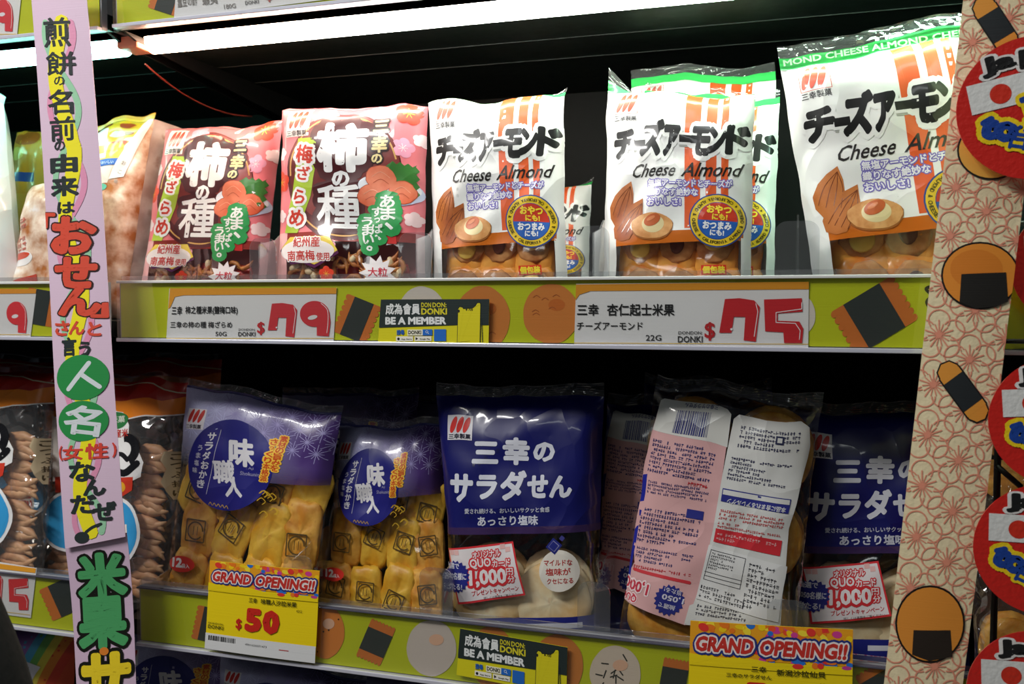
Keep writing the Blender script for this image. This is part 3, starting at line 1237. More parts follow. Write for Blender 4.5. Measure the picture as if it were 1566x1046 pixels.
# ---- back side of the salad bag (information panels)
def art_back():
    d = Design('film', 0, 0, 1.0)
    d.part = 'printed_side_band'
    d.poly([(975, 720), (992, 716), (978, 790), (962, 880), (930, 905), (925, 860), (950, 800)], '232a92', 0)
    d.part = 'pink_information_panel'
    d.poly([(1014, 606), (1020, 603), (1118, 628), (1124, 634), (1112, 720), (1098, 800), (1080, 880), (1056, 946), (1046, 943), (944, 906), (940, 900),
            (972, 850), (966, 800), (972, 760), (985, 700), (1000, 650)], 'd4a5a4', 0)
    d.poly([(1014, 606), (1020, 603), (1118, 628), (1124, 634), (1119, 680), (1001, 650)], 'd6d6d0', 1)
    d.barcode([(1041, 622), (1093, 633), (1087, 667), (1033, 655)], '2c3070', 2)
    d.text('三幸のサラダせん', 1078, 622, 52, 7, '2c3070', 2, .02, 192)
    d.dashes([(1003, 662), (1106, 684), (1094, 732), (992, 712)], 8, '343468', 2, 5)
    d.dashes([(994, 724), (1096, 740), (1090, 760), (990, 744)], 4, '343468', 2, 6)
    d.dashes([(1060, 727), (1096, 735), (1094, 742), (1058, 734)], 1, 'b83038', 3, 7)
    d.dashes([(984, 764), (1084, 780), (1074, 832), (974, 818)], 8, '343468', 2, 8)
    d.poly([(1057, 768), (1084, 773), (1082, 786), (1055, 781)], '2c3080', 3)
    d.dashes([(976, 824), (1070, 838), (1066, 862), (972, 848)], 4, '343468', 2, 9)
    d.dashes([(972, 852), (1066, 866), (1065, 872), (970, 858)], 1, 'b83038', 2, 10)
    d.text('1,000', 975, 884, 44, 20, 'c8384c', 3, .03, 196, 0, ((.1, 'eed8d8', 2),))
    d.text('QUO', 962, 902, 30, 14, 'c8384c', 3, .03, 196, 0, ((.1, 'eed8d8', 2),))
    d.line([(972, 860), (1062, 880)], 5, 'c83840', 2)
    d.star(1030, 907, 25, 21, 18, '2c3080', 3)
    d.text('1,050', 1036, 904, 36, 10, 'd8d4e0', 4, .03, 196)
    d.text('抽選で', 1026, 916, 28, 8, 'd8d4e0', 4, .02, 196)
    d.text('当たる!', 1036, 893, 28, 8, 'd8d4e0', 4, .02, 196)
    d.part = 'white_information_panel'
    d.poly([(1128, 640), (1136, 634), (1180, 640), (1228, 645), (1240, 655), (1240, 680), (1228, 740), (1212, 800), (1206, 860), (1196, 960), (1054, 945),
            (1062, 915), (1080, 880), (1098, 800), (1112, 720)], 'd2d2ce', 0)
    d.dashes([(1140, 648), (1232, 660), (1228, 690), (1134, 680)], 5, '3a3a58', 2, 12)
    d.rot_rect(1197, 669, 12, 12, 8, '2c3050', 3)
    d.rot_rect(1197, 669, 7, 7, 8, 'd2d2ce', 4)
    d.dashes([(1126, 692), (1220, 706), (1214, 742), (1118, 726)], 6, '3a3a58', 2, 13)
    d.poly([(1113, 738), (1214, 756), (1210, 777), (1110, 757)], '2c3080', 3)
    d.poly([(1114, 740), (1212, 757), (1211, 764), (1113, 747)], 'd2d2ce', 4)
    d.text('本品に含まれるアレルゲン', 1163, 764, 88, 8, 'd8d8dc', 4, .03, 190)
    d.dashes([(1110, 768), (1208, 784), (1204, 800), (1106, 784)], 3, 'c05050', 2, 14)
    d.dashes([(1106, 786), (1202, 802), (1200, 818), (1104, 802)], 3, 'c05050', 2, 15)
    d.poly([(1103, 797), (1202, 817), (1198, 840), (1099, 817)], 'c83038', 3)
    d.dashes([(1106, 802), (1198, 820), (1195, 834), (1103, 815)], 2, 'e0a0a0', 4, 16)
    d.dashes([(1075, 912), (1160, 925), (1156, 942), (1070, 930)], 3, '50505a', 2, 17)
    d.part = 'white_sticker'
    d.poly([(1092, 822), (1208, 856), (1194, 942), (1072, 904)], 'dcdcda', 5)
    d.dashes([(1098, 832), (1136, 842), (1130, 868), (1090, 858)], 6, '444448', 6, 18)
    for a in (((1096, 829), (1148, 843), (1139, 890), (1084, 874), (1096, 829)), ((1086, 862), (1142, 877)), ((1085, 868), (1141, 883))):
        d.line(a, 1.0, '444448', 6)
    d.dashes([(1154, 848), (1204, 862), (1194, 932), (1142, 918)], 9, '444448', 6, 19)
    d.dashes([(1080, 882), (1150, 902), (1146, 922), (1076, 902)], 3, '444448', 6, 20)
    return d


# ---- clear bag of rolled crackers with orange header
def art_roll():
    d = Design('film', 0, 0, 1.0)
    d.part = 'printed_header'
    d.poly([(120, 560), (300, 585), (300, 606), (262, 618), (120, 612)], 'a82018', 1)
    d.poly([(120, 612), (262, 618), (300, 606), (300, 640), (120, 662)], 'e88420', 1)
    d.line([(120, 660), (285, 641)], 2.2, 'dcdcd8', 2)
    d.line([(120, 586), (210, 586), (292, 606)], 2.0, 'c8ccb0', 2)
    d.part = 'printed_title'
    d.poly([(160, 625), (205, 636), (216, 660), (216, 682), (232, 700), (242, 720), (238, 742), (215, 752), (160, 752)], 'f0f0ee', 3)
    d.ring(210, 700, 18, 20, 14, '16161a', 4, a0=-95, a1=60)
    d.curve([(190, 712), (204, 706), (216, 716)], 7, '16161a', 4)
    d.curve([(192, 730), (212, 736), (232, 722)], 11, '16161a', 4)
    d.curve([(176, 690), (190, 684), (196, 704)], 9, '16161a', 4)
    d.ell(194, 650, 20, 15, '2c7a40', 4)
    d.text('米菓', 198, 648, 22, 12, 'd8e0d0', 5, .02)
    d.text('国産米', 200, 672, 30, 14, 'c8342c', 5, .02)
    d.part = 'printed_round_badge'
    d.ell(188, 822, 48, 52, 'f0f0f0', 3)
    d.ell(188, 822, 43, 47, '3aa0dc', 4)
    d.poly([(165, 744), (226, 742), (222, 762), (205, 772), (165, 772)], 'd8402c', 4)
    d.ell(202, 757, 10, 9, 'f0b030', 5)
    d.rect(196, 812, 214, 854, 'f0e8e0', 5)
    d.vtext('無選別', 205, 819, 205, 846, 13, 11, 'd0342c', 6, .04)
    d.part = 'printed_side_label'
    d.poly([(266, 702), (284, 704), (284, 780), (270, 778), (262, 750), (268, 730), (262, 716)], 'd0bc98', 3)
    d.vtext('こつぶ揚げ', 276, 712, 275, 768, 10, 10, '5a4a34', 4, .02)
    return d


# ---- big grill-flavour bag at the left end of the middle shelf
def art_gold():
    d = Design('film', 120, 150, 3.607)
    d.poly([(-80, 60), (380, 60), (400, 130), (320, 300), (250, 420), (-80, 420)], 'e8b428', 0)
    d.poly([(-80, 420), (250, 420), (215, 520), (-80, 560)], 'e8dcd0', 0)
    d.poly([(80, 215), (190, 200), (200, 380), (90, 400)], 'f4f2ea', 1)
    d.text('と', 108, 258, 40, 60, '2a3a44', 2, .05, -5)
    for x, y, r, c in ((150, 190, 40, '8a4a20'), (290, 170, 34, 'a8401c'), (250, 235, 36, 'e8e0d0'), (310, 215, 20, 'b0502c'), (260, 290, 40, 'c8481c'), (180, 330, 46, 'f0c83c'),
                       (320, 250, 24, 'e8d8b8')):
        d.ell(x, y, r * 1.3, r * .5, c, 2, -20, n=14, wob=.08)
    for k in range(6):
        d.ell(150 + 26 * k, 345 - 10 * k, 15, 22, 'f2b828', 3, -25, n=12)
    d.poly([(80, 410), (280, 375), (268, 415), (80, 450)], '2c62b4', 3)
    d.text('サクサクおいしい', 180, 412, 150, 18, 'd8e4f0', 4, .03, -8)
    d.ell(180, 545, 34, 18, '66b8a0', 3, -12)
    d.poly([(395, 90), (420, 100), (300, 480), (225, 500)], 'f0ece4', 4)
    d.vtext('おこめ', 300, 400, 265, 510, 18, 24, 'a8a098', 5, .02, 12)
    return d

# ============================================================ special inks
def ink_clear(k, hexc, alpha):
    m, N, L = newmat(k)
    o = N.new('ShaderNodeOutputMaterial')
    t = N.new('ShaderNodeBsdfTransparent')
    c = lin(hexc)
    t.inputs[0].default_value = (c[0] * .5 + .5, c[1] * .5 + .5, c[2] * .5 + .5, 1)
    p = N.new('ShaderNodeBsdfPrincipled')
    p.inputs['Base Color'].default_value = c
    p.inputs['Roughness'].default_value = .3
    b = crinkle(N, L, 14.0, 0.25)
    L.new(b, p.inputs['Normal'])
    mx = N.new('ShaderNodeMixShader')
    mx.inputs[0].default_value = alpha
    L.new(t.outputs[0], mx.inputs[1])
    L.new(p.outputs[0], mx.inputs[2])
    L.new(mx.outputs[0], o.inputs[0])


ink_clear('window_orange', 'e87a20', 0.7)
ink_clear('window_red', 'd05048', 0.45)
ink_clear('window_purple', '4a3468', 0.6)
fade_mat('lavender_fade', 'bcbce4', '4c3474', 0.67, 0.88, 0.15)
food('almond_ink', 'a04e20', 'c47434', 26.0, .4, .05)
food('cracker_ink', 'd08c4c', 'e8b070', 90.0, .4, .05)
food('wood_ink', '6a1f1c', '84302a', 18.0, .4, .05)
food('plum_ink', 'd8603c', 'e88460', 40.0, .4, .05)

BLACK = solid('black_panel', '0b0c0c', .55, 0, .2)
BOARD = solid('dark_shelf', '0e1211', .42, 0, .3)
ALU = solid('aluminium', 'c8cad0', .25, 1.0)
WHITEP = solid('white_plastic', 'd8d8d6', .4)
GREYP = solid('grey_plastic', '8a8c90', .4)
STEEL = solid('painted_bracket', '5a5452', .45, .3)
WIRE = solid('black_wire', '0c0c0d', .35)

# ============================================================ the shelving
floor = box('floor', -3.2, 2.6, -3.4, 2.0, -0.1, 0.0, food('floor_tiles', '8a8680', '96928c', 3.0, .35, .02))
floor['kind'] = 'structure'
wl = box('wall_back', -3.2, 2.6, .62, .72, 0, 3.0, solid('back_wall', '2a2a2c', .7))
wl['kind'] = 'structure'

XS = float(at(166, 62, 0.0)[0])          # where two shelving bays meet
ZB = {'top': 1.650, 'upper': 1.330, 'lower': 1.012, 'bottom': 0.770}
RZ = {'top': (1.632, 1.694), 'upper': (1.3105, 1.371), 'lower': (0.9915, 1.052)}


def shelf_bay(x0, x1, label):
    t = thing('shelf_unit', ((x0 + x1) / 2, .25, 0), label, 'shelf', 'shelving bays')
    box('back_panel', x0, x1, .43, .445, .08, 2.2, BLACK, t)
    for x in (x0 + .004, x1 - .004):
        box('upright', x - .004, x + .004, .40, .43, 0.0, 2.2, BLACK, t)
        V, Fc = boxmesh(x - .003, x + .003, .40, .46, 0, .08)
    box('plinth', x0, x1, .02, .43, 0.0, .10, BLACK, t)
    for k, z in ZB.items():
        box('shelf_board', x0 + .001, x1 - .001, .004, .43, z - .016, z, solid('top_shelf_glow_tinted', '0d1713', .5, 0, .25) if k == 'top' else BOARD, t)  # top board tinted green: the tube's glow on its underside, set as base colour
        if k == 'top':
            for y in (.17, .25):
                box('stiffening_rib', x0 + .012, x1 - .012, y, y + .0015, z - .0168, z - .016, solid('rib_metal', '242a28', .5, 0, .3), t)
        for x in (x0 + .008, x1 - .008):
            pts = [(.01, z - .016), (.42, z - .016), (.42, z - .058), (.36, z - .05), (.03, z - .022)]
            V = [(x - .0015, a, b) for a, b in pts] + [(x + .0015, a, b) for a, b in pts]
            Fc = [list(range(5)), list(range(9, 4, -1))] + [[i, (i + 1) % 5, (i + 1) % 5 + 5, i + 5] for i in range(5)]
            mobj('shelf_bracket', V, Fc, BLACK, t, smooth=False)
    return t


shelf_bay(XS + .002, 0.62, 'black steel shelving bay holding the pink, white and blue snack bags')
shelf_bay(-1.75, XS - .002, 'black steel shelving bay at the left, partly behind the pink hanging strip')


# ---- tube lamps under the top shelf
def tube_mat(k, stops, strength):
    m, N, L = newmat(k)
    o = N.new('ShaderNodeOutputMaterial')
    e = N.new('ShaderNodeEmission')
    e.inputs[1].default_value = strength
    tc = N.new('ShaderNodeTexCoord')
    sp = N.new('ShaderNodeSeparateXYZ')
    mr = N.new('ShaderNodeMapRange')
    mr.inputs[1].default_value, mr.inputs[2].default_value = stops[0][0], stops[-1][0]
    r = N.new('ShaderNodeValToRGB')
    a, b = stops[0][0], stops[-1][0]
    r.color_ramp.elements[0].color = stops[0][1] + (1,)
    r.color_ramp.elements[1].color = stops[-1][1] + (1,)
    for x, c in stops[1:-1]:
        el = r.color_ramp.elements.new((x - a) / (b - a))
        el.color = c + (1,)
    L.new(tc.outputs['Object'], sp.inputs[0])
    L.new(sp.outputs[0], mr.inputs[0])
    L.new(mr.outputs[0], r.inputs[0])
    L.new(r.outputs[0], e.inputs[0])
    L.new(e.outputs[0], o.inputs[0])


TY = 0.045
tz0, tz1 = float(at(600, 48, TY)[2]), float(at(600, 18, TY)[2])
tx0 = float(at(229, 70, TY)[0])
tx1 = .50


def lamp(x0, x1, label, mat, endhex):
    t = thing('tube_light', ((x0 + x1) / 2, TY, tz1), label, 'lamp', None)
    cx = (x0 + x1) / 2
    # half-round diffuser
    V, Fc = [], []
    n = 10
    pr = [(TY + .0105 * math.cos(math.pi + math.pi * k / n) * -1, tz1 - (tz1 - tz0) * math.sin(math.pi * k / n) ** .6) for k in range(n + 1)]
    xs = [x0, x0 + .004, x1 - .004, x1]
    for x in xs:
        s_ = .86 if x in (x0, x1) else 1
        V += [(x, TY + (a - TY) * s_, tz1 + (b - tz1) * s_) for a, b in pr]
    m = n + 1
    for i in range(3):
        for k in range(n):
            Fc.append([i * m + k, i * m + k + 1, (i + 1) * m + k + 1, (i + 1) * m + k])
    Fc += [list(range(m)), list(range(4 * m - 1, 3 * m - 1, -1))]
    mobj('diffuser', V, Fc, mat, t)
    box('housing', x0 - .003, x1 + .003, TY - .022, TY + .014, tz1, tz1 + .007, solid('lamp_housing_metal', '55504e', .5, 0, .3), t, .001)
    box('housing_lip', x0 - .003, x1 + .003, TY + .0125, TY + .015, tz0 + .009, tz1, solid('lamp_lip', '6c6664', .4, .5), t)
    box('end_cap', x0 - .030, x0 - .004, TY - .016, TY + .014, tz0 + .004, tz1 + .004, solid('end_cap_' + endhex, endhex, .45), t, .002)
    box('mounting_rail', x0 - .03, x1, TY - .034, TY + .03, tz1 + .007, ZB['top'] - .016, solid('lamp_rail', '3c3836', .5, 0, .3), t)
    return t


tube_mat('lamp_white', [(-.46, (1.0, .60, .40)), (-.42, (1.0, .80, .66)), (-.30, (1.0, .95, .88)), (-.05, (.95, 1.0, .86)), (.2, (.62, 1.0, .72)), (.56, (.55, 1.0, .80))], 42.0)
tube_mat('lamp_teal', [(-.5, (.35, 1.0, .72)), (.5, (.35, 1.0, .85))], 16.0)
lamp(tx0, tx1, 'long bright white tube lamp under the top shelf above the snack bags', _M['lamp_white'], 'c8785c')  # orange of this end cap is lamp glow put into its colour
lamp(-1.6, XS - .012, 'bright teal tube lamp at the upper left behind the pink strip', _M['lamp_teal'], '3c8c80')
# hanging lamp wire
pts = []
for k in range(13):
    t_ = k / 12
    px = 222 + (385 - 222) * t_
    py = 98 + (178 - 98) * (1 - (1 - t_) ** 1.9)
    pts.append(at(px, py, .07 + .22 * t_))
V, Fc = tube(pts, .0011, 6)
wre = mobj('lamp_cable', V, Fc, solid('red_cable', '8c3a30', .4))
wre['label'] = 'thin red cable sagging under the top shelf from the lamp end'
wre['category'] = 'cable'


# ============================================================ flat stock helpers
def slab(name, sf, parent, mat, th=0.0006, label=None):
    V1, F1, uv = sf.grid(0)
    V2, F2, _ = sf.grid(-th, flip=True)
    n = len(V1)
    Fc = [list(f) for f in F1] + [[i + n for i in f] for f in F2]
    w_, h_ = sf.nu, sf.nv
    idx = lambda i, j: j * (w_ + 1) + i
    rim = [idx(i, 0) for i in range(w_)] + [idx(w_, j) for j in range(h_)] + [idx(i, h_) for i in range(w_, 0, -1)] + [idx(0, j) for j in range(h_, 0, -1)]
    for a, b in zip(rim, rim[1:] + rim[:1]):
        Fc.append([a, a + n, b + n, b])
    return mobj(name, list(V1) + list(V2), Fc, mat, parent, smooth=False, label=label)


def card(name, label, cat, quad, Y, design, mat, part='card', th=.0005, group=None, nu=2, nv=2, hf=None, loc=None):
    """a flat card standing at depth Y (one value, or one for each corner TL,TR,BR,BL)"""
    Ys = Y if isinstance(Y, (list, tuple)) else [Y] * 4
    P = [at(q[0], q[1], y) for q, y in zip(quad, Ys)]
    sf = Surf(*P, nu, nv, hf)
    base = (P[2] + P[3]) / 2 if loc is None else loc
    t = thing(name, tuple(float(a) for a in base), label, cat, group)
    slab(part, sf, t, mat, th)
    if design:
        lay(design, quad, sf, t)
    return t, sf


def DON(d, cx, cy, w_, col, lv=2, rot=0):
    """two-line shop wordmark"""
    a = math.radians(rot)
    h = w_ * .21
    d.text('DON', cx - w_ * .25, cy - h * .8 - .25 * w_ * math.sin(a), w_ * .46, h * .62, col, lv, .01, rot)
    d.text('DON:', cx + w_ * .25, cy - h * .8 + .25 * w_ * math.sin(a), w_ * .48, h * .62, col, lv, .01, rot)
    d.text('DONKI', cx, cy + h * .45, w_, h * 1.25, col, lv, .02, rot)


def digit7(d, x, y, w_, h, col, lv):
    P = [(.14, .02), (.5, .0), (.86, .05), (1.0, .2), (.9, .98), (.6, .95), (.64, .42), (.36, .42), (.30, .78), (.0, .78)]
    d.poly([(x + a * w_, y + b * h) for a, b in P], col, lv)
    d.line([(x + .90 * w_, y + .12 * h), (x + .95 * w_, y + .3 * h), (x + .86 * w_, y + .86 * h)], w_ * .018, 'f4f0f0', lv + 1)
    d.ell(x + .3 * w_, y + .7 * h, w_ * .03, w_ * .03, 'f4f0f0', lv + 1, n=8)


def digit5(d, x, y, w_, h, col, lv):
    P = [(.02, .03), (.96, .0), (.98, .30), (.36, .34), (.36, .50), (.9, .52), (1.0, .68), (.97, 1.0), (.52, 1.0), (.50, .76), (.05, .74)]
    d.poly([(x + a * w_, y + b * h) for a, b in P], col, lv)
    d.line([(x + .96 * w_, y + .1 * h), (x + .96 * w_, y + .24 * h), (x + .32 * w_, y + .32 * h), (x + .32 * w_, y + .54 * h), (x + .8 * w_, y + .56 * h),
            (x + .92 * w_, y + .72 * h), (x + .9 * w_, y + .92 * h)], w_ * .018, 'f4f0f0', lv + 1)


def digit9(d, x, y, w_, h, col, lv, bg):
    d.ell(x + .48 * w_, y + .36 * h, .48 * w_, .37 * h, col, lv)
    d.poly([(x + .55 * w_, y + .3 * h), (x + .96 * w_, y + .3 * h), (x + 1.0 * w_, y + .6 * h), (x + .94 * w_, y + h), (x + .55 * w_, y + .98 * h)], col, lv)
    d.ell(x + .42 * w_, y + .46 * h, .16 * w_, .06 * h, bg, lv + 1, -14)
    d.curve([(x + .7 * w_, y + .06 * h), (x + .9 * w_, y + .25 * h), (x + .92 * w_, y + .6 * h), (x + .88 * w_, y + .9 * h)], w_ * .02, 'f8e8e8', lv + 1)


def dollar(d, x, y, w_, h, col, lv):
    d.text('$', x, y, w_, h, col, lv, .02)


LIME = 'c0c81a'


def round_cracker(d, x, y, rx, ry, c='d08038', lv=1, dots=None, seed=0):
    rnd = random.Random(seed + 5)
    d.ell(x, y, rx, ry, c, lv, wob=.008, n=40)
    d.ell(x + rx * .2, y - ry * .3, rx * .3, ry * .2, 'ink_blush' if c == 'd08038' else 'ink_blush_pale', lv + 1, n=16)
    if dots == 'v':
        for _ in range(6):
            a, b = x + rx * rnd.uniform(-.6, .6), y + ry * rnd.uniform(-.7, .7)
            d.curve([(a - 5, b + 1), (a, b - 2), (a + 5, b + 1)], 1.2, 'a85c28', lv + 1, 2)
    elif dots == 'd':
        for _ in range(9):
            d.ell(x + rx * rnd.uniform(-.7, .7), y + ry * rnd.uniform(-.8, .8), 1.4, 1.4, '3a2418', lv + 1, n=8)
    elif dots == 's':
        for _ in range(12):
            a, b, t_ = x + rx * rnd.uniform(-.65, .65), y + ry * rnd.uniform(-.7, .7), rnd.uniform(0, 3.14)
            d.line([(a - 5 * math.cos(t_), b - 6 * math.sin(t_)), (a + 5 * math.cos(t_), b + 6 * math.sin(t_))], 2.0, '3a3a34', lv + 1)


_M['ink_blush'] = PM('c66c28', 'card')
_M['ink_blush_pale'] = PM('e6b898', 'card')


def nori_cracker(d, x, y, w_, h, rot, lv=1):
    d.rot_rect(x, y, w_, h, rot, 'cf7430', lv)
    a = math.radians(rot)
    for k in range(7):
        o_ = (k - 3) * h / 7
        for s_ in (-1, 1):
            u, v = s_ * w_ / 2, o_
            d.ell(x + u * math.cos(a) - v * math.sin(a), y + u * math.sin(a) + v * math.cos(a), h * .06, h * .07, 'cf7430', lv, n=10)
    d.rot_rect(x, y, w_ * .62, h * 1.0, rot, '343a36', lv + 1)


def member_sticker(quad, Y, label):
    d = Design('card', 560, 420, 4.606)
    Q = [(105, 175), (868, 172), (862, 492), (82, 490)]
    pq = [(560 + a / 4.606, 420 + b / 4.606) for a, b in Q]
    d.poly([(100, 170), (870, 168), (868, 355), (640, 355), (92, 372)], '26302f', 1)
    d.text('成為會員', 262, 242, 246, 78, 'e6e8e6', 2, .03)
    d.text('DON', 428, 213, 70, 34, 'd8cc30', 2, .03)
    d.text('DON:', 522, 213, 98, 34, 'd8cc30', 2, .03)
    d.text('DONKI', 484, 258, 182, 46, 'd8cc30', 2, .04)
    d.text('BE A MEMBER', 353, 323, 432, 54, 'e6e8e6', 2, .05)
    d.text('搜尋', 246, 405, 56, 38, '2a62b4', 2, .04)
    d.rect(296, 386, 470, 428, 'ece8d0', 2)
    d.rect(404, 384, 472, 428, '2468c0', 3)
    d.ring(434, 402, 8, 8, 3, 'e8eef4', 4)
    d.line([(440, 408), (448, 416)], 3, 'e8eef4', 4)
    d.text('DONKI', 348, 406, 92, 28, '1c1c1c', 3, .03)
    for x, s_, t_ in ((275, 0, 'App Store'), (406, 1, 'Google Play')):
        d.rect(x - 60, 434, x + 60, 468, 'ece8d8', 2)
        d.text(t_, x + 14, 455, 74, 13, '2a2a2a', 3, .02)
        if s_:
            d.poly([(x - 52, 440), (x - 34, 451), (x - 52, 462)], '1a1a1a', 3)
        else:
            d.ell(x - 43, 452, 9, 10, '1a1a1a', 3)
    d.rect(484, 384, 568, 470, '2468c0', 2)
    d.part = 'printed_phone'
    d.poly([(650, 240), (662, 222), (684, 226), (690, 238), (752, 232), (770, 218), (784, 196), (806, 194), (812, 206), (806, 560), (642, 560)], '22281e', 2)
    d.poly([(654, 242), (664, 228), (682, 231), (690, 243), (754, 237), (774, 222), (787, 201), (803, 200), (807, 208), (801, 560), (646, 560)], 'd8cc20', 3)
    d.ell(658, 256, 7, 11, '2a2a20', 4)
    d.text('¥ 700', 730, 244, 50, 20, '2a2a20', 4, .02)
    d.line([(815, 310), (822, 480)], 5, '26302f', 3)
    d.line([(650, 478), (735, 470)], 2, '4a4a20', 4)
    P = [at(q[0], q[1], Y) for q in quad]
    sf = Surf(*P, 2, 2)
    t = thing('member_sticker', tuple(map(float, (P[2] + P[3]) / 2)), label, 'sticker', 'membership stickers on the price rails')
    slab('sticker', sf, t, PM('d6cc1e', 'card'), .0003)
    lay(d, pq, sf, t)
    return t


def price_rail(x0, x1, zr, label, design=None, sleeve=True):
    z0, z1 = zr
    t = thing('price_rail', ((x0 + x1) / 2, 0, z0), label, 'price rail')
    box('channel', x0, x1, -.0045, .0035, z0, z1, GREYP, t)
    P = [np.array(a) for a in ((x0 + .002, -.0056, z1 - .0015), (x1 - .002, -.0056, z1 - .0015), (x1 - .002, -.0056, z0 + .003), (x0 + .002, -.0056, z0 + .003))]
    sf = Surf(*P, 2, 2)
    slab('printed_strip', sf, t, PM(LIME, 'card'), .0005)
    if design:
        lay(design, [proj(p) for p in P], sf, t)
    box('clear_cover', x0, x1, -.0094, -.0090, z0 + .002, z1 - .001, SLEEVE, t)
    box('lower_lip', x0, x1, -.0115, -.0045, z0 - .0015, z0 + .0022, solid('silver_lip', 'dcdcea', .22, .35), t, .0006)
    hi = zr[1] > 1.2
    box('upper_lip', x0, x1, -.0098, -.0045, z1 - .0015, z1 + (.0012 if hi else 0), WHITEP if hi else solid('dark_lip', '4a4a58', .3), t, .0005)
    box('clear_fence', x0, x1, -.002, -.0004, z1 + .0012, z1 + .0060, ACR, t)
    return t


# ---- print on the rails
up = Design('card')
nori_cracker(up, 546, 488, 50, 62, 22)
round_cracker(up, 645, 478, 36, 40, 'd8cfc4', 1)
round_cracker(up, 738, 487, 42, 50, 'd08038', 1, 'v', 1)
round_cracker(up, 843, 480, 43, 46, 'd08038', 1, 'v', 2)
round_cracker(up, 1225, 482, 22, 30, 'd8cfc4', 1)
nori_cracker(up, 1337, 483, 104, 78, -31)
round_cracker(up, 1490, 482, 42, 44, 'd08038', 1, 'v', 2)
up.curve([(1424, 438), (1416, 442), (1424, 452), (1417, 462), (1424, 474)], 5, '14140f', 2)
upl = Design('card')
nori_cracker(upl, 62, 470, 40, 54, 10)
lo = Design('card')
nori_cracker(lo, 320, 955, 40, 52, 12)
round_cracker(lo, 497, 966, 30, 41, 'dc8438', 1, 'd', 3)
nori_cracker(lo, 575, 982, 58, 40, 113)
round_cracker(lo, 660, 991, 38, 43, 'd0c4b8', 1)
round_cracker(lo, 752, 1004, 34, 47, 'd08038', 1)
round_cracker(lo, 852, 1018, 40, 48, 'd08038', 1, 'v', 5)
round_cracker(lo, 941, 1030, 39, 43, 'd8c8b4', 1, 's', 6)
nori_cracker(lo, 1030, 1040, 60, 40, 100)
nori_cracker(lo, 1345, 1050, 60, 50, 60)
lol = Design('card')
nori_cracker(lol, 102, 912, 64, 52, -24)
top = Design('card')
nori_cracker(top, 256, -2, 44, 44, 18)
nori_cracker(top, 620, -55, 44, 60, 18)
topl = Design('card')
XR = .60
price_rail(XS + .014, XR, RZ['top'], 'price rail with lime printed strip along the topmost shelf edge above the lamp', top)
price_rail(-1.7, XS - .004, RZ['top'], 'price rail on the topmost shelf edge left of the pink strip', topl)
price_rail(XS + .012, XR, RZ['upper'], 'price rail with lime cracker-print strip along the middle shelf, holding the 75 dollar card', up)
price_rail(-1.7, XS - .006, RZ['upper'], 'price rail at the left end of the middle shelf, left of the pink strip', upl)
price_rail(XS + .030, XR, RZ['lower'], 'price rail with lime cracker-print strip along the lower shelf with yellow cards', lo)
price_rail(-1.7, XS + .012, RZ['lower'], 'price rail at the left end of the lower shelf, left of the pink strip', lol)


# ---- price cards
CW = 'e4e4e2'


def shelf_card(quad, art, label, Y=-.0066, group='white price cards'):
    return card('price_card', label, 'price card', quad, Y, art, PM(CW, 'card'), 'card', .0004, group)


# $79
d = Design('card', 170, 420, 3.82)
d.poly([(345, 80), (1340, 75), (1330, 112), (430, 120), (375, 130), (348, 190), (335, 200)], 'e8a030', 1)
d.line([(322, 372), (1300, 372)], 4, 'dcb850', 1, cap=False)
d.text('三幸', 388, 210, 64, 50, '222222', 2, .02)
d.text('柿之種米果(鹽梅口味)', 596, 210, 312, 52, '222222', 2, .02)
d.text('三幸の柿の種 梅ざらめ', 534, 292, 372, 38, '222222', 2, .015)
d.text('50G', 654, 346, 66, 26, '333333', 2, .01)
DON(d, 806, 338, 100, '444444', 2)
dollar(d, 888, 314, 44, 78, 'cc3438', 2)
digit7(d, 928, 165, 168, 205, 'd03a40', 2)
digit9(d, 1112, 155, 172, 205, 'd03a40', 2, CW)
d.dashes([(355, 378), (570, 378), (570, 388), (355, 388)], 1, '555555', 2, 21)
shelf_card([(259, 441), (515, 440), (510, 523), (254, 523)], d, 'white price card reading 79 below the two pink bags')
# $75
d = Design('card', 870, 420, 2.796)
d.poly([(28, 42), (1030, 30), (1028, 62), (90, 70), (45, 85), (28, 110)], 'dc9424', 1)
d.line([(20, 292), (1030, 297)], 3, 'dcb850', 1, cap=False)
d.text('三幸', 80, 150, 90, 50, '1c1c1c', 2, .02)
d.text('杏仁起士米果', 302, 150, 284, 52, '1c1c1c', 2, .02)
d.text('チーズアーモンド', 172, 218, 276, 36, '1c1c1c', 2, .015)
d.text('22G', 356, 270, 66, 25, '222222', 2, .01)
DON(d, 512, 266, 106, '333333', 2)
dollar(d, 596, 242, 46, 80, 'c42c30', 2)
digit7(d, 636, 100, 176, 190, 'c8282e', 2)
digit5(d, 826, 100, 176, 192, 'c8282e', 2)
d.dashes([(55, 300), (275, 300), (275, 308), (55, 308)], 1, '333333', 2, 22)
shelf_card([(881, 434), (1237, 431), (1236, 534), (878, 527)], d, 'white price card reading 75 below the almond cracker bags')
# left end of middle shelf
d = Design('card', 0, 250, 3.915)
d.poly([(-400, 745), (222, 750), (218, 778), (-400, 784)], 'e89a30', 1)
d.line([(-400, 1022), (180, 1025)], 4, 'dcb850', 1, cap=False)
digit7(d, -165, 830, 150, 185, 'e03a40', 2)
digit9(d, 48, 828, 118, 188, 'e03a40', 2, 'f0eeee')
shelf_card([(-120, 440), (56, 442), (46, 519), (-130, 518)], d, 'white price card with red digits at the left end of the middle shelf')
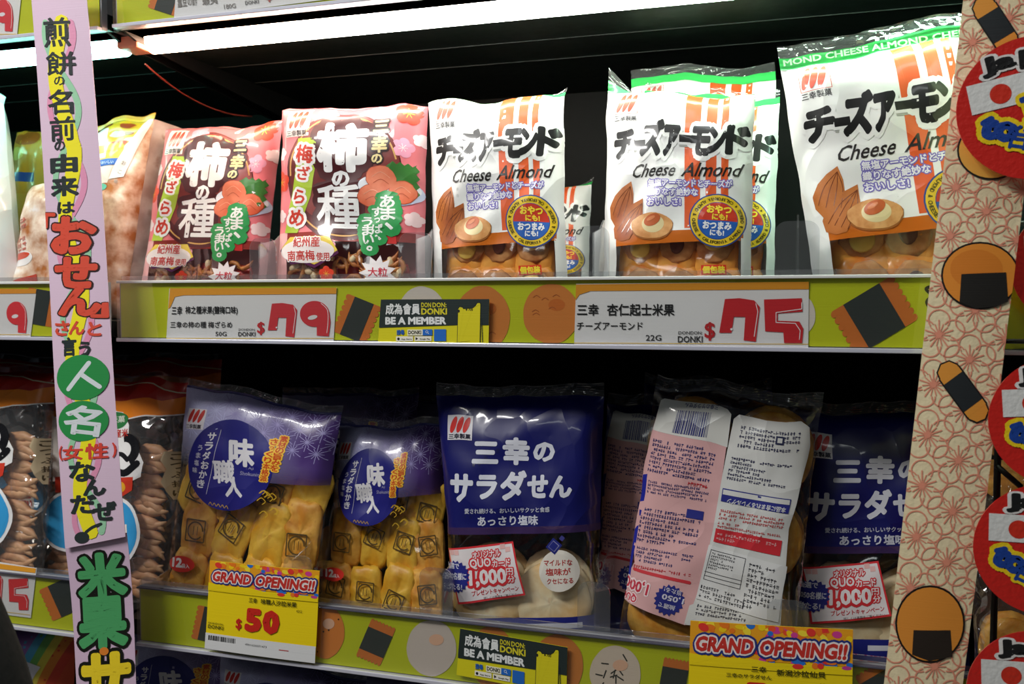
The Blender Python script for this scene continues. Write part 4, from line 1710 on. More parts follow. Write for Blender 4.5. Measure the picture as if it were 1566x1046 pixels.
# left end of lower shelf
d = Design('card', 0, 840, 5.075)
d.poly([(-400, 60), (280, 148), (275, 185), (-400, 108)], 'e8a030', 1)
d.line([(-400, 430), (235, 510)], 4, 'dcb850', 1, cap=False)
digit7(d, -90, 200, 130, 210, 'dc3a3c', 2)
digit5(d, 78, 228, 150, 245, 'dc3a3c', 2)
shelf_card([(-70, 848), (56, 869), (47, 945), (-74, 930)], d, 'white price card with red digits at the left end of the lower shelf')
# top rail
d = Design('card', 0, 0, 3.915)
d.line([(-60, 205), (105, 205)], 4, 'dcb850', 1, cap=False)
digit9(d, -20, 0, 105, 190, 'd83c44', 2, 'e8e6e8')
shelf_card([(-90, -50), (37, -50), (26, 53), (-100, 62)], d, 'white price card with a red digit on the topmost rail, left of the pink strip')
d = Design('card', 0, 0, 3.915)
d.text('蠶豆の酢', 1130, 8, 130, 60, '8a8680', 2, .01, -7)
d.text('蝦夷', 1280, -2, 100, 55, '8a8680', 2, .01, -7)
d.text('180G', 1408, 34, 74, 28, '8a8680', 2, .01, -7)
DON(d, 1545, 2, 84, '6a6866', 2, -7)
dollar(d, 1650, -30, 44, 78, 'b86a60', 2)
shelf_card([(272, -58), (560, -90), (556, -8), (266, 29)], d, 'pale price card on the topmost rail above the left end of the lamp')

member_sticker([(582.8, 458), (748.4, 457.3), (747, 526), (577.8, 526.4)], -.0098, 'black and yellow membership sticker on the middle price rail')
member_sticker([(704, 961), (868, 990), (866, 1064), (698, 1032)], -.0098, 'black and yellow membership sticker on the lower price rail')


def opening_card(quad, s_, ox, oy, items, label):
    """yellow sale card; artwork drawn on a 820 x 770 board mapped to the card"""
    d = Design('card')
    rnd = random.Random(11)
    d.rect(0, 0, 820, 210, 'e8a020', 1)
    for _ in range(70):
        c = rnd.choice(('e03830', 'f0c818', 'e87820', '2a70c8', 'd04090', 'f4d838', 'e8502c'))
        d.ell(rnd.uniform(10, 810), rnd.choice((rnd.uniform(0, 60), rnd.uniform(150, 215))), rnd.uniform(14, 34), rnd.uniform(12, 24), c, 2, rnd.uniform(0, 90), n=12)
    d.poly([(0, 190), (150, 205), (300, 196), (420, 214), (820, 214), (820, 260), (0, 260)], 'ecd012', 3)
    for _ in range(10):
        d.ell(rnd.uniform(400, 800), rnd.uniform(185, 228), rnd.uniform(16, 30), rnd.uniform(10, 20), rnd.choice(('e03830', 'e87820', '2a70c8', 'c04090')), 4, 0, n=12)
    d.part = 'printed_headline'
    T_ = [('GRAND', 182, 128, 300, 92), ('OPENING!!', 578, 128, 430, 92)]
    for t_, x, y, w_, h in T_:
        d.text(t_, x, y, w_, h, 'c8342c', 7, .05, 0, .12, ((.20, '24347c', 5), (.09, 'ece0dc', 6)))
    d.part = 'printed_price'
    for it in items:
        d.text(*it)
    DON(d, 76, 560, 120, '4a4a10', 4)
    d.rect(0, 630, 820, 780, 'd8d8d8', 3)
    d.barcode([(25, 648), (235, 648), (235, 690), (25, 690)], '2a2a2a', 4, 5, 26)
    d.text('4901626071473', 390, 684, 160, 18, '3a3a3a', 4)
    d.rect(560, 690, 630, 698, 'b04a48', 4)
    P = [at(q[0], q[1], -.0135) for q in quad]
    sf = Surf(*P, 6, 2, lambda u, v: .0012 * math.sin(math.pi * u))
    t = thing('sale_card', tuple(map(float, (P[2] + P[3]) / 2)), label, 'price card', 'yellow sale cards')
    slab('card', sf, t, PM('ecd012', 'card'), .0005)
    lay(d, [(0, 0), (820, 0), (820, 770), (0, 770)], sf, t)
    return t


opening_card([(321.5, 857), (489, 873), (482, 1014), (313.5, 991)], 1, 0, 0,
             [('三幸', 350, 300, 62, 42, '3a3a10', 4, .02), ('味職人沙拉米果', 540, 300, 260, 46, '3a3a10', 4, .02), ('42G', 690, 350, 40, 22, '3a3a10', 4),
              ('$', 252, 520, 44, 100, 'c8281c', 4, .04), ('5', 360, 470, 125, 205, 'c8281c', 4, .07), ('0', 492, 470, 125, 205, 'c8281c', 4, .07)],
             'yellow sale card reading 50 under the leftmost lavender bag')
opening_card([(1056, 949), (1304.5, 963), (1302, 1168), (1050, 1146)], 1, 0, 0,
             [('三幸', 360, 258, 76, 34, '3a3a10', 4, .02), ('新潟沙拉仙貝', 570, 268, 240, 38, '3a3a10', 4, .02), ('三幸のサラダせん', 310, 302, 230, 26, '3a3a10', 4, .02),
              ('93.6G', 700, 328, 76, 22, '3a3a10', 4),
              ('5', 350, 430, 125, 190, 'c8281c', 4, .07), ('0', 490, 430, 125, 190, 'c8281c', 4, .07)],
             'yellow sale card cut by the bottom of the photo, below the turned bag')

# ============================================================ shelf dividers
def divider(px, zt, y0, y1, w_, h, label, side=0.0):
    x = float(at(px, 440, 0.0)[0]) if zt > 1.2 else float(at(px, 900, 0.0)[0])
    t = thing('shelf_divider', (x, .012, zt), label, 'divider', 'clear shelf dividers')
    z0 = zt + .001

    def plate(wd, hh, r, fn):
        o = []
        o += [fn(-wd, 0), fn(wd, 0)]
        for k in range(7):
            a = math.pi / 2 * k / 6
            o.append(fn(wd - r + r * math.cos(a), hh - r + r * math.sin(a)))
        for k in range(7):
            a = math.pi / 2 + math.pi / 2 * k / 6
            o.append(fn(-wd + r + r * math.cos(a), hh - r + r * math.sin(a)))
        return o
    for nm, o, dv in (('front_plate', plate(w_ / 2, h, .010, lambda a, b: (x + side + a, .006, z0 + b)), (0, .0014, 0)),
                      ('fin', [(x, .008 + a, z0 + b) for a, b in ((0, 0), (.36, 0), (.36, .03), (.34, h + .012), (.07, h + .012), (.045, h + .009), (.03, h), (.0, h - .006))], (.0016, 0, 0))):
        n = len(o)
        V = list(o) + [(a + dv[0], b + dv[1], c + dv[2]) for a, b, c in o]
        Fc = [list(range(n)), list(range(2 * n - 1, n - 1, -1))] + [[i, (i + 1) % n, (i + 1) % n + n, i + n] for i in range(n)]
        mobj(nm, V, Fc, ACR, t, smooth=False)
    return t


ZU, ZL = ZB['upper'], ZB['lower']
divider(389, ZU, 0, 0, .030, .083, 'clear divider plate in front of the left pink bag', .006)
divider(631, ZU, 0, 0, .034, .085, 'clear divider plate in front of the right pink bag')
divider(903, ZU, 0, 0, .031, .087, 'clear divider plate in the gap between the two front almond bags')
divider(1218, ZU, 0, 0, .036, .087, 'clear divider plate at the left edge of the big almond bag')
divider(440, ZL, 0, 0, .032, .083, 'clear divider plate in front of the leftmost lavender bag', .008)
divider(672, ZL, 0, 0, .034, .083, 'clear divider plate left of the front blue bag', -.006)
divider(906, ZL, 0, 0, .030, .083, 'clear divider plate right of the front blue bag')
divider(1205, ZL, 0, 0, .034, .083, 'clear divider plate between the turned bag and the rear blue bag')
divider(222, ZL, 0, 0, .026, .045, 'clear divider plate beside the pink strip at the lower rail end')

# ============================================================ the bags
D_cheese, D_kaki, D_aji, D_blue, D_back, D_roll, D_gold = art_cheese(), art_kaki(), art_aji(), art_blue(), art_back(), art_roll(), art_gold()
QREF = {}
CR_ORANGE = food('puffed_rice_golden', 'd48c28', 'f0b850', 70, .55, .5, 'bc6420')
CR_YELLOW = food('puffed_rice_yellow', 'dc9c20', 'f6ca4c', 50, .45, .45, 'd07c1c')
CR_PALE = food('senbei_pale', 'e0b878', 'f6e8c0', 30, .5, .35, 'd48a3c')
CR_ROLL = food('rolled_cracker', 'c0855c', 'e4bc90', 40, .5, .3, 'b06a50')
CR_BROWN = food('rice_seed_brown', 'b0602c', 'e4a054', 80, .35, .3)
NUT = food('peanut', 'e0bc84', 'f4dcb0', 80, .5, .3)
PACKET = food('red_packet', 'b02420', 'd8483c', 60, .3, .2)
POUCH = food('orange_pouch', 'e07c28', 'f6ae4c', 30, .25, .4)
CHOC = food('cocoa_cream', '4a2418', '6c3420', 40, .4, .2)
CHE = food('cheese_cream', 'dca838', 'ecc860', 40, .4, .2)
CRUST = food('cracker_crust', 'b87034', 'dca060', 80, .6, .5)


def bag(name, label, TL, TR, xB, z, y0, art=None, group=None, cat='snack bag', lean=7, yaw=0, T=.02, seed=1, nu=26, nv=34, pinch=.012,
        front=None, back=None, sealspec=None, contents=None, ref=None, cre=.0013, ncre=8, only=None, sq=4.0, labels=None):
    sf = bag_surf(TL, TR, xB[0], xB[1], z + .001, y0, lean, yaw, nu, nv, mk_pillow(T, seed, cre, ncre, sq), pinch, seed)
    base = (sf.c[2] + sf.c[3]) / 2
    t = thing(name, tuple(float(a) for a in base), label, cat, group)
    film_body('film', sf, T * .8, front or FILM, back or FILM, t)
    if art is not None:
        if ref is not None and ref not in QREF:
            QREF[ref] = [proj(p) for p in sf.c]
            # artwork frames are in their own units: convert when needed
        lay(art, QREF[ref], sf, t, only=only, labels=labels)
    if sealspec:
        seal('top_seal', sf, t, **sealspec)
    if contents:
        contents(sf, t, random.Random(seed * 7 + 1))
    return t, sf


# ---- contents
M_pouch = blob(.038, .052, .012, 5, .25, 2, POUCH, 20, 8, 'pouch')
M_disc = blob(.030, .030, .006, 2, .6, 5, CRUST, 18, 7)
M_cream = blob(.017, .017, .004, 2, .3, 6, CHE, 14, 6, 'cream')
M_choc = blob(.012, .016, .005, 2, .3, 7, CHOC, 14, 6, 'cream')


def fill_cheese(sf, t, rnd):
    k = sf.W / .125
    for j, v in enumerate((.12, .30)):
        for i, u in enumerate((.27, .51, .76)):
            p = sf.flat(u, v, .0045 if j == 0 else .001)
            put('pouch', M_pouch, t, p, sf, rnd.uniform(-6, 6), (k, 1, k))
            p2 = sf.flat(u + rnd.uniform(-.02, .02), v + .03, .0105 if j == 0 else .007)
            ck = put('cracker', M_disc, t, p2, sf, rnd.uniform(0, 90), (k, 1, k))
            put('cheese_filling' if i != 1 else 'cocoa_filling', M_cream if i != 1 else M_choc, t, p2 + sf.n * .003 + sf.Vd * .004 * (i - 1), sf, 0, (k, 1, k), under=ck)


M_seed = crescent(.021, .0027, .005, CR_BROWN, 1)
M_nut = blob(.011, .007, .006, 2.3, .3, 3, NUT, 10, 6, 'peanut')
M_pack = blob(.024, .03, .005, 5, .5, 3, PACKET, 12, 5, 'packet')


def fill_kaki(sf, t, rnd):
    for i in range(5):
        put('red_packet', M_pack, t, sf.flat(.18 + .16 * i, .2 + rnd.uniform(-.04, .04), .002), sf, rnd.uniform(-20, 20))
    for i in range(74):
        u, v = rnd.uniform(.14, .86), rnd.uniform(.03, .29)
        e = sf.hf(u, v)
        if rnd.random() < .75:
            put('rice_cracker', M_seed, t, sf.flat(u, v, min(.012, e * .68)), sf, rnd.uniform(0, 360))
        else:
            put('peanut', M_nut, t, sf.flat(u, v, min(.012, e * .68)), sf, rnd.uniform(0, 360))


M_okaki = [blob(.0325, .054, .011, 6, .30, 10 + k, CR_YELLOW if k != 1 else CR_ORANGE, 28, 9, 'rice_cracker') for k in range(3)]
# ink stamp on the inner wrapper
sd = []
for k in range(4):
    a, b = .0085, .0006
    q = [[(-a, -a - b), (a, -a - b), (a, -a + b), (-a, -a + b)], [(-a, a - b), (a, a - b), (a, a + b), (-a, a + b)],
         [(-a - b, -a), (-a + b, -a), (-a + b, a), (-a - b, a)], [(a - b, -a), (a + b, -a), (a + b, a), (a - b, a)]][k]
    sd.append(q)
SV, SF = [], []
for q in sd:
    k = len(SV)
    SV += [(x, 0, z) for x, z in q]
    SF.append([k, k + 1, k + 2, k + 3])
for i in range(18):
    a0, a1 = 2 * math.pi * i / 20, 2 * math.pi * (i + 1) / 20
    k = len(SV)
    for a, r in ((a0, .0062), (a1, .0062), (a1, .0075), (a0, .0075)):
        SV.append((r * math.cos(a), 0, r * math.sin(a)))
    SF.append([k, k + 1, k + 2, k + 3])
for x in (-.002, .0015):
    k = len(SV)
    SV += [(x, 0, -.0035), (x + .0007, 0, -.0035), (x + .0007, 0, .0035), (x, 0, .0035)]
    SF.append([k, k + 1, k + 2, k + 3])
M_stamp = rawmesh('wrapper_stamp', SV, SF, PM('5c4a28', 'card'), smooth=False)


def fill_aji(sf, t, rnd, rows=((.13, 0, 4, .008), (.40, .03, 4, .001), (.58, .0, 4, -.003))):
    k = sf.W / .135
    for v, du, n, dp in rows:
        for i in range(n):
            u = .16 + du + i * (.72 / (n - 1))
            u = min(u, .86)
            d_ = min(dp, sf.hf(u, v) * .55 - .004) + rnd.uniform(-.001, .002)
            p = sf.flat(u, v + rnd.uniform(-.015, .015), d_)
            r = rnd.uniform(-9, 9) - 4
            c = put('rice_cracker', M_okaki[(i + int(v * 10)) % 3], t, p, sf, r, (k * .98, 1, k))
            e = sf.hf(u, v)
            if rnd.random() < .72:
                put('wrapper_stamp', M_stamp, t, p + sf.n * .0074 + sf.Vd * rnd.uniform(-.010, .008) + sf.U * rnd.uniform(-.003, .003), sf, r + rnd.uniform(-12, 12), (k, 1, k), under=c)


M_senbei = [blob(.071, .071, .013, 2, .16, 20 + k, CR_PALE, 32, 10, 'rice_cracker') for k in range(2)]


def fill_blue(sf, t, rnd):
    k = sf.W / .15
    for v in (.60, .17):
        for i, u in enumerate((.29, .70)):
            for q in range(3):
                put('rice_cracker', M_senbei[(i + q) % 2], t, sf.flat(u + rnd.uniform(-.01, .01), v + .025 + rnd.uniform(-.008, .01) + .022 * q, .006 - .0105 * q), sf, rnd.uniform(0, 360), (k * 1.1, 1, k * 1.1))


M_roll = [crescent(.05, .0062, .006 + .002 * k, CR_ROLL, k, 'rolled_cracker', .8, 9, 10) for k in range(3)]


def fill_roll(sf, t, rnd):
    for i in range(22):
        for cx in (.30, .72):
            v = .04 + i * .031
            e = sf.hf(cx, v)
            put('rolled_cracker', M_roll[(i + int(cx * 3)) % 3], t, sf.flat(cx + rnd.uniform(-.02, .02), v, min(.006, e * .5)), sf, rnd.uniform(-10, 10) + (6 if cx < .5 else -6),
                (sf.W / .115, 1.1, -1.0 if i % 2 else 1.0))


def cheese(label, TL, TR, xB, y0, seed, **kw):
    clear = dict(base=.1)
    fold = kw.pop('fold', lambda u: 105 - 62 * max(0, (u - .55) / .45) ** 1.5 - 40 * max(0, (.12 - u) / .12))
    Hs = kw.pop('Hs', .017)
    ear = kw.pop('ear', .15)
    kw.setdefault('sealspec', dict(Hs=Hs, mats=[PM('3fc060'), SEALF], fold=fold, ear=ear, bands=(.45,), seed=seed, label='green and clear crimped seal'))
    return bag('cracker_bag', label, TL, TR, xB, ZU, y0, D_cheese, 'white almond cracker bags', seed=seed, contents=fill_cheese, ref='cheese', back=PM('f0f0ec'), **kw)


C1 = cheese('white almond cracker bag standing right of the pink bags', (655.8, 158), (863, 146), (664, 870), .040, 3, T=.019)
C2 = cheese('white almond cracker bag in front of two more, fully visible from its 75 price card', (928, 141), (1154, 147), (920, 1150), .036, 5, T=.022,
            fold=lambda u: 100 * min(1, u * 5) if u < .9 else 95, ear=.45)
C5 = cheese('small looking white almond bag far back in the gap between the front almond bags', (760, 288), (905, 285), (757, 900), .30, 8, T=.016)
C3 = cheese('white almond bag directly behind the middle one, its green corner lettering showing', (985, 144), (1192, 160), (982, 1184), .105, 9, T=.018,
            fold=lambda u: 30)
C4 = cheese('rearmost white almond bag with dark clear top, behind the middle pair', (965, 131), (1187, 124), (985, 1180), .165, 11, T=.018, fold=lambda u: 15, Hs=.02)
C6 = cheese('largest white almond bag at the right, beside the cream hanging strip', (1193, 108), (1502, 52), (1252, 1560), .045, 13, T=.024, lean=2,
            fold=lambda u: 5, Hs=.022, ear=0)
# seal lettering of the big bag
sfl = C6[1]
_, SG = None, None
row = sfl.G[-1]
ls = Surf(row[0] + sfl.Vd * .0095, row[-1] + sfl.Vd * .0095, row[-1] + sfl.Vd * .001, row[0] + sfl.Vd * .001, 4, 1)
d = Design('film')
d.text('MOND CHEESE ALMOND CHEESE', 130, 6, 250, 8, 'd8f0dc', 1, .03)
lay(d, [(0, 0), (260, 0), (260, 12), (0, 12)], ls, C6[0], base_off=.0012)

PKB = PM('e89a9c')


def kaki(label, TL, TR, xB, y0, seed, **kw):
    return bag('cracker_bag', label, TL, TR, xB, ZU, y0, D_kaki, 'pink plum rice cracker bags', seed=seed, contents=fill_kaki, ref='kaki', back=PKB,
               sealspec=dict(Hs=.014, mats=[PM('f0989c'), PM('f0989c')], fold=lambda u: 70, ear=.2, seed=seed), **kw)


K2 = kaki('pink plum rice cracker bag, the right one, beside the white almond bag', (432, 170), (655, 159), (422, 651), .040, 21, T=.021)
K1 = kaki('pink plum rice cracker bag, the left one, with tilted art and glossy streak', (254, 199), (432, 192), (208, 402), .075, 22, T=.020, cre=.002)

# gold and white bags at the left end
G4, gs = bag('cracker_bag', 'golden yellow and brown cracker bag with silver side, left of the pink bags', (112, 206), (236, 180), (82, 190), ZU, .080, D_gold,
             'bags at the left end of the middle shelf', seed=31, ref='gold', T=.02, contents=None, back=PM('c8b8a8'), cre=.002,
             front=food('mottled_cracker_film', 'b06c38', 'ead6c0', 48, .3, .6, 'f4f0ec'), sealspec=dict(Hs=.008, mats=[PM('e8b428'), PM('d89a28')], fold=lambda u: 20, seed=2))
# side gusset
r0, r1 = gs.G[:, -1], gs.G[:, -1] + np.array([.028, .075, 0])
V, Fc = [], []
n = len(r0)
for c_ in range(5):
    for j in range(n):
        w_ = noise.noise(Vector((c_ * .9, j * .35, 3))) * .003
        V.append(r0[j] * (1 - c_ / 4) + r1[j] * c_ / 4 + np.array([w_, -w_, -.012 * c_ / 4 if j > n - 3 else 0]))
for c_ in range(4):
    for j in range(n - 1):
        Fc.append([c_ * n + j, (c_ + 1) * n + j, (c_ + 1) * n + j + 1, c_ * n + j + 1])
mobj('side_gusset', V, Fc, food('gusset_foil', 'b8a49c', 'd8d0ca', 30, .3, .5, 'a87860'), G4, label='crinkled silver brown side')
bag('cracker_bag', 'plain white bag cut by the left edge of the photo on the middle shelf', (-110, 130), (6, 158), (-120, 34), ZU, .03, None,
    'bags at the left end of the middle shelf', seed=33, T=.03, front=PM('eeecec'), back=PM('e8e6e6'), cre=.003, ncre=12,
    sealspec=dict(Hs=.01, mats=[PM('dfe8e4'), PM('dfe8e4')], fold=lambda u: 20, seed=4))
dg = Design('film')
dg.poly([(20, 190), (62, 190), (62, 300), (20, 300)], 'd8962c', 0)
dg.ell(50, 215, 22, 12, 'a8541c', 1)
dg.rect(20, 268, 70, 282, '2c4c9c', 1)
dg.ell(40, 240, 14, 10, 'e8c860', 1)
bag('cracker_bag', 'yellow and brown bag half hidden behind the pink strip, upper left', (26, 204), (120, 198), (22, 120), ZU, .12, dg,
    'bags at the left end of the middle shelf', seed=34, T=.02, front=PM('d8a040'), back=PM('c89038'), ref='g2', cre=.003)
dw = Design('film')
dw.ell(52, 388, 24, 12, 'f0ece8', 1, -8)
dw.ell(52, 384, 20, 5, 'd84a2c', 2, -8)
dw.dashes([(46, 335), (72, 325), (74, 375), (34, 388)], 6, 'c87060', 2, 9)
dw.poly([(44, 424), (80, 412), (80, 450), (44, 450)], 'c8402c', 2)
bag('cracker_bag', 'clear and white bag with red oval print, between the white bag and the pink strip', (50, 282), (150, 270), (22, 150), ZU, .035, dw,
    'bags at the left end of the middle shelf', seed=35, T=.025, front=food('mottled_cracker_film', 'd8b898', 'f0e8e0', 22, .3, .5, 'e8dcd0'), back=PM('d8ccc0'), ref='g3', cre=.003)

# ---- lower shelf
DKF = clear_mat('smoky_film', tint=(.80, .80, .84), base=.05, rough=.15, bump=.9, scale=20)


def aji(label, TL, TR, xB, y0, seed, z=ZL, ref='aji', fill=fill_aji, **kw):
    return bag('cracker_bag', label, TL, TR, xB, z, y0, D_aji, 'lavender star-pattern cracker bags', seed=seed, contents=fill, ref=ref,
               sealspec=dict(Hs=.010, mats=[PM('23206a'), SEALF], fold=lambda u: 12, bands=(.3,), seed=seed), **kw)


A1 = aji('leftmost lavender star-pattern bag with golden crackers, above the 50 card', (286, 592), (522, 638), (250, 478), .040, 41, T=.020, cre=.0016)
A2 = aji('lavender star-pattern bag with glossy creases, between the leftmost lavender bag and the blue bag', (520, 652), (676, 656), (484, 686), .080, 42, T=.022, cre=.0022)
aji('lavender bag in the dark behind the leftmost lavender bag', (432, 604), (640, 606), (450, 630), .15, 43, T=.016, fill=None)
aji('lavender bag in the dark row behind, its clear top beside the blue bag', (556, 610), (760, 616), (560, 740), .19, 44, T=.016, fill=None)


def blue(label, TL, TR, xB, y0, seed, ref='blue', fill=fill_blue, **kw):
    kw.setdefault('back', PM('1c206a') if fill is None else FILM)
    return bag('cracker_bag', label, TL, TR, xB, ZL, y0, D_blue, 'blue salad cracker bags', seed=seed, contents=fill, ref=ref,
               sealspec=dict(Hs=.011, mats=[SEALF, SEALF], fold=lambda u: 14, seed=seed, ear=.3, label='clear crimped seal'), **kw)


B1 = blue('blue cracker bag with white title, fully visible in the middle of the lower shelf', (667, 604), (924, 602), (694, 918), .038, 51, T=.024, cre=.0022)
B2 = blue('dark blue cracker bag at the right of the lower shelf, beside the cream strip', (1208, 630), (1468, 628), (1222, 1484), .085, 52, T=.022, cre=.002)
blue('blue bag barely seen in the dark behind the two turned bags', (985, 588), (1180, 600), (980, 1190), .20, 53, T=.018, fill=None)
M_golden = blob(.066, .066, .013, 2, .16, 27, CR_ORANGE, 30, 10, 'rice_cracker')


def fill_back(sf, t, rnd):
    k = sf.W / .15
    for u in (.27, .74):
        for v in (.18, .5, .82):
            for q in range(2):
                put('rice_cracker', M_golden, t, sf.flat(u, v + .02 * q, -.004 - .008 * q), sf, rnd.uniform(0, 360), (k * 1.05, .8, k * 1.05))


X1 = bag('cracker_bag', 'cracker bag turned back to front with pink and white text panels, tilted', (1002, 590), (1256, 628), (938, 1212), ZL, .036, D_back,
         'blue salad cracker bags', seed=61, ref='back', T=.016, contents=fill_back, back=DKF, cre=.0016, lean=5,
         sealspec=dict(Hs=.012, mats=[SEALF, SEALF], fold=lambda u: 20, seed=8, ear=.2, label='clear crimped seal'))
X2 = bag('cracker_bag', 'second turned bag with pink text panel, half hidden behind the tilted one', (928, 612), (1130, 640), (905, 1110), ZL, .105, D_back,
         'blue salad cracker bags', seed=62, ref='back', T=.016, contents=None, back=PM('262c86'),
         sealspec=dict(Hs=.012, mats=[SEALF, SEALF], fold=lambda u: 20, seed=9, label='clear crimped seal'))

ORB = clear_mat('roll_film', tint=(.96, .93, .90), base=.08, rough=.08, bump=.8, scale=22, milky=.04)


def roll(label, TL, TR, xB, y0, seed, ref='roll', fill=fill_roll, **kw):
    return bag('cracker_bag', label, TL, TR, xB, ZL, y0, D_roll, 'orange-topped rolled cracker bags', seed=seed, contents=fill, ref=ref, front=ORB, back=ORB,
               sealspec=dict(Hs=.008, mats=[DKF, DKF], fold=lambda u: 25, seed=seed), **kw)


R3 = roll('orange-topped bag of rolled crackers with white badge, right of the pink strip', (132, 574), (288, 586), (128, 262), .045, 71, T=.022, nu=18)
R1 = roll('orange-topped bag of rolled crackers at the left edge of the lower shelf', (-60, 562), (86, 570), (-66, 66), .060, 72, T=.022, nu=18)
R2 = roll('orange-topped bag of rolled crackers mostly behind the pink strip', (70, 600), (220, 604), (66, 200), .10, 73, T=.020, nu=18)
roll('dark red-topped bag in the back row above the orange-topped bags', (160, 545), (340, 552), (170, 330), .19, 74, T=.018, fill=None, nu=18)
roll('dark red-topped bag in the back row at the far left of the lower shelf', (-40, 548), (140, 556), (-40, 140), .19, 75, T=.018, fill=None, nu=18)

# brown crackers right of the cream strip
bag('cracker_bag', 'clear bag of brown crackers just right of the cream strip', (1478, 640), (1700, 650), (1490, 1720), ZL, .05, None,
    'clear bag at the right end', seed=81, T=.02, contents=fill_back, back=solid('brown_liner', '4a3424', .6), front=FILMC)

# ---- bottom shelf, tops only
ZS = ZB['bottom']
aji('lavender bag on the bottom shelf with navy disc, right of the pink strip', (182, 962), (392, 984), (175, 370), .06, 91, z=ZS, T=.016, fill=None)
aji('lavender bag on the bottom shelf below the 50 card', (338, 992), (560, 1044), (320, 520), .045, 92, z=ZS, T=.016, fill=None)
aji('lavender bag on the bottom shelf below the cracker print strip', (470, 1018), (700, 1040), (470, 690), .10, 93, z=ZS, T=.016, fill=None)
dr = Design('film')
for k, c in enumerate(('d8442c', 'e88830', 'ecd84c', '7cc060', '5ab4dc', '9c70b8')):
    dr.poly([(-20 + k * -14 + 70, 930), (150 - 14 * k, 930), (20 - 14 * k, 1200), (-100 - k * 14, 1200)], c, k)
dr.poly([(40, 1006), (74, 1018), (46, 1060), (10, 1060)], 'e8e4ec', 8)
dr.dashes([(44, 1012), (64, 1020), (40, 1050), (20, 1046)], 5, '6a6a7a', 9, 6)
bag('cracker_bag', 'rainbow striped bag on the bottom shelf at the lower left corner', (-60, 968), (118, 958), (-60, 110), ZS, .06, dr,
    'bags on the bottom shelf', seed=95, T=.016, ref='rain', front=PM('d8502c'), back=PM('b83c20'))
bag('cracker_bag', 'black glossy bag on the bottom shelf behind the rainbow striped bag', (20, 934), (160, 944), (20, 160), ZS, .13, None,
    'bags on the bottom shelf', seed=96, T=.018, front=PM('16181c'), back=PM('16181c'), cre=.003, ncre=14)

# ============================================================ hanging strips
PKS = 'd9bed2'
d = Design('card')
ax = lambda y: 91 + (y - 30) * .0655 + (0 if y > 200 else -2)
for col, amp, ph, wd, lv in (('e094b4', 22, 0.3, 9, 1), ('98cca6', 22, 3.4, 9, 1), ('f0e428', 10, 1.6, 22, 2)):
    d.curve([(ax(y) + amp * math.sin(y / 34.0 + ph), y) for y in range(28, 820, 9)], wd, col, lv, 2)
# hand lettering
d.part = 'hand_lettering'
BK, RD = '2c3434', 'd8503c'
for ch, x, y, w_, h in (('煎', 88, 42, 42, 42), ('餅', 93, 86, 46, 34), ('の', 91, 111, 17, 13), ('名', 92, 141, 40, 36), ('前', 95, 180, 40, 36), ('の', 91, 205, 18, 15)):
    d.text(ch, x, y, w_, h, BK, 3, .02, -2)
for ch, x, y, w_, h in (('由', 97, 231, 44, 28), ('来', 98, 265, 44, 30), ('は', 101, 297, 28, 18), ('言', 109, 510, 24, 30), ('う', 133, 514, 18, 24),
                        ('な', 131, 710, 42, 34), ('ん', 150, 736, 34, 28), ('だ', 133, 764, 42, 32), ('ぜ', 165, 776, 34, 32)):
    d.text(ch, x, y, w_, h, BK, 3, .045, -2)
for ch, x, y, w_, h in (('お', 112, 339, 70, 58), ('せ', 116, 395, 66, 50), ('ん', 124, 440, 66, 46), ('「', 73, 316, 22, 24), ('」', 154, 454, 26, 24)):
    d.text(ch, x, y, w_, h, RD, 4, .055, 2, 0, ((.035, '3a2420', 3),))
for ch, x, y, w_, h in (('さ', 97, 481, 24, 24), ('ん', 121, 481, 24, 22), ('と', 147, 483, 20, 22)):
    d.text(ch, x, y, w_, h, RD, 4, .04, 3)
for ch, x, y, w_, h in (('女', 116, 679, 34, 24), ('性', 153, 677, 34, 26), ('(', 96, 680, 6, 24), (')', 178, 676, 6, 24)):
    d.text(ch, x, y, w_, h, 'd8483c', 4, .03, -2)
d.curve([(160, 797), (148, 802), (138, 810)], 5, BK, 3, 3)
d.ell(131, 819, 12, 9.5, BK, 3, -10)
d.part = 'green_discs'
d.ell(129, 559, 40, 36, '2c8c48', 4, 0)
d.ell(131, 628, 38.5, 32.5, '2c8c48', 4, 0)
d.line([(140, 536), (109, 577)], 7, 'd6dce0', 5)
d.line([(128, 553), (156, 574)], 7, 'd6dce0', 5)
d.text('名', 131, 627, 58, 48, 'd6dce0', 5, .03, 8)


def strip(name, label, quad, Ys, design, mat, group, nv=24, wav=.0025, seed=1, th=.0004):
    P = [at(q[0], q[1], y) for q, y in zip(quad, Ys)]
    sf = Surf(*P, 5, nv, lambda u, v: wav * math.sin(v * 5 + seed) + wav * .9 * math.sin(math.pi * u))
    t = thing(name, tuple(map(float, (P[2] + P[3]) / 2)), label, 'hanging strip', group)
    slab('paper_strip', sf, t, mat, th)
    lay(design, [proj(p) for p in P], sf, t)
    return t


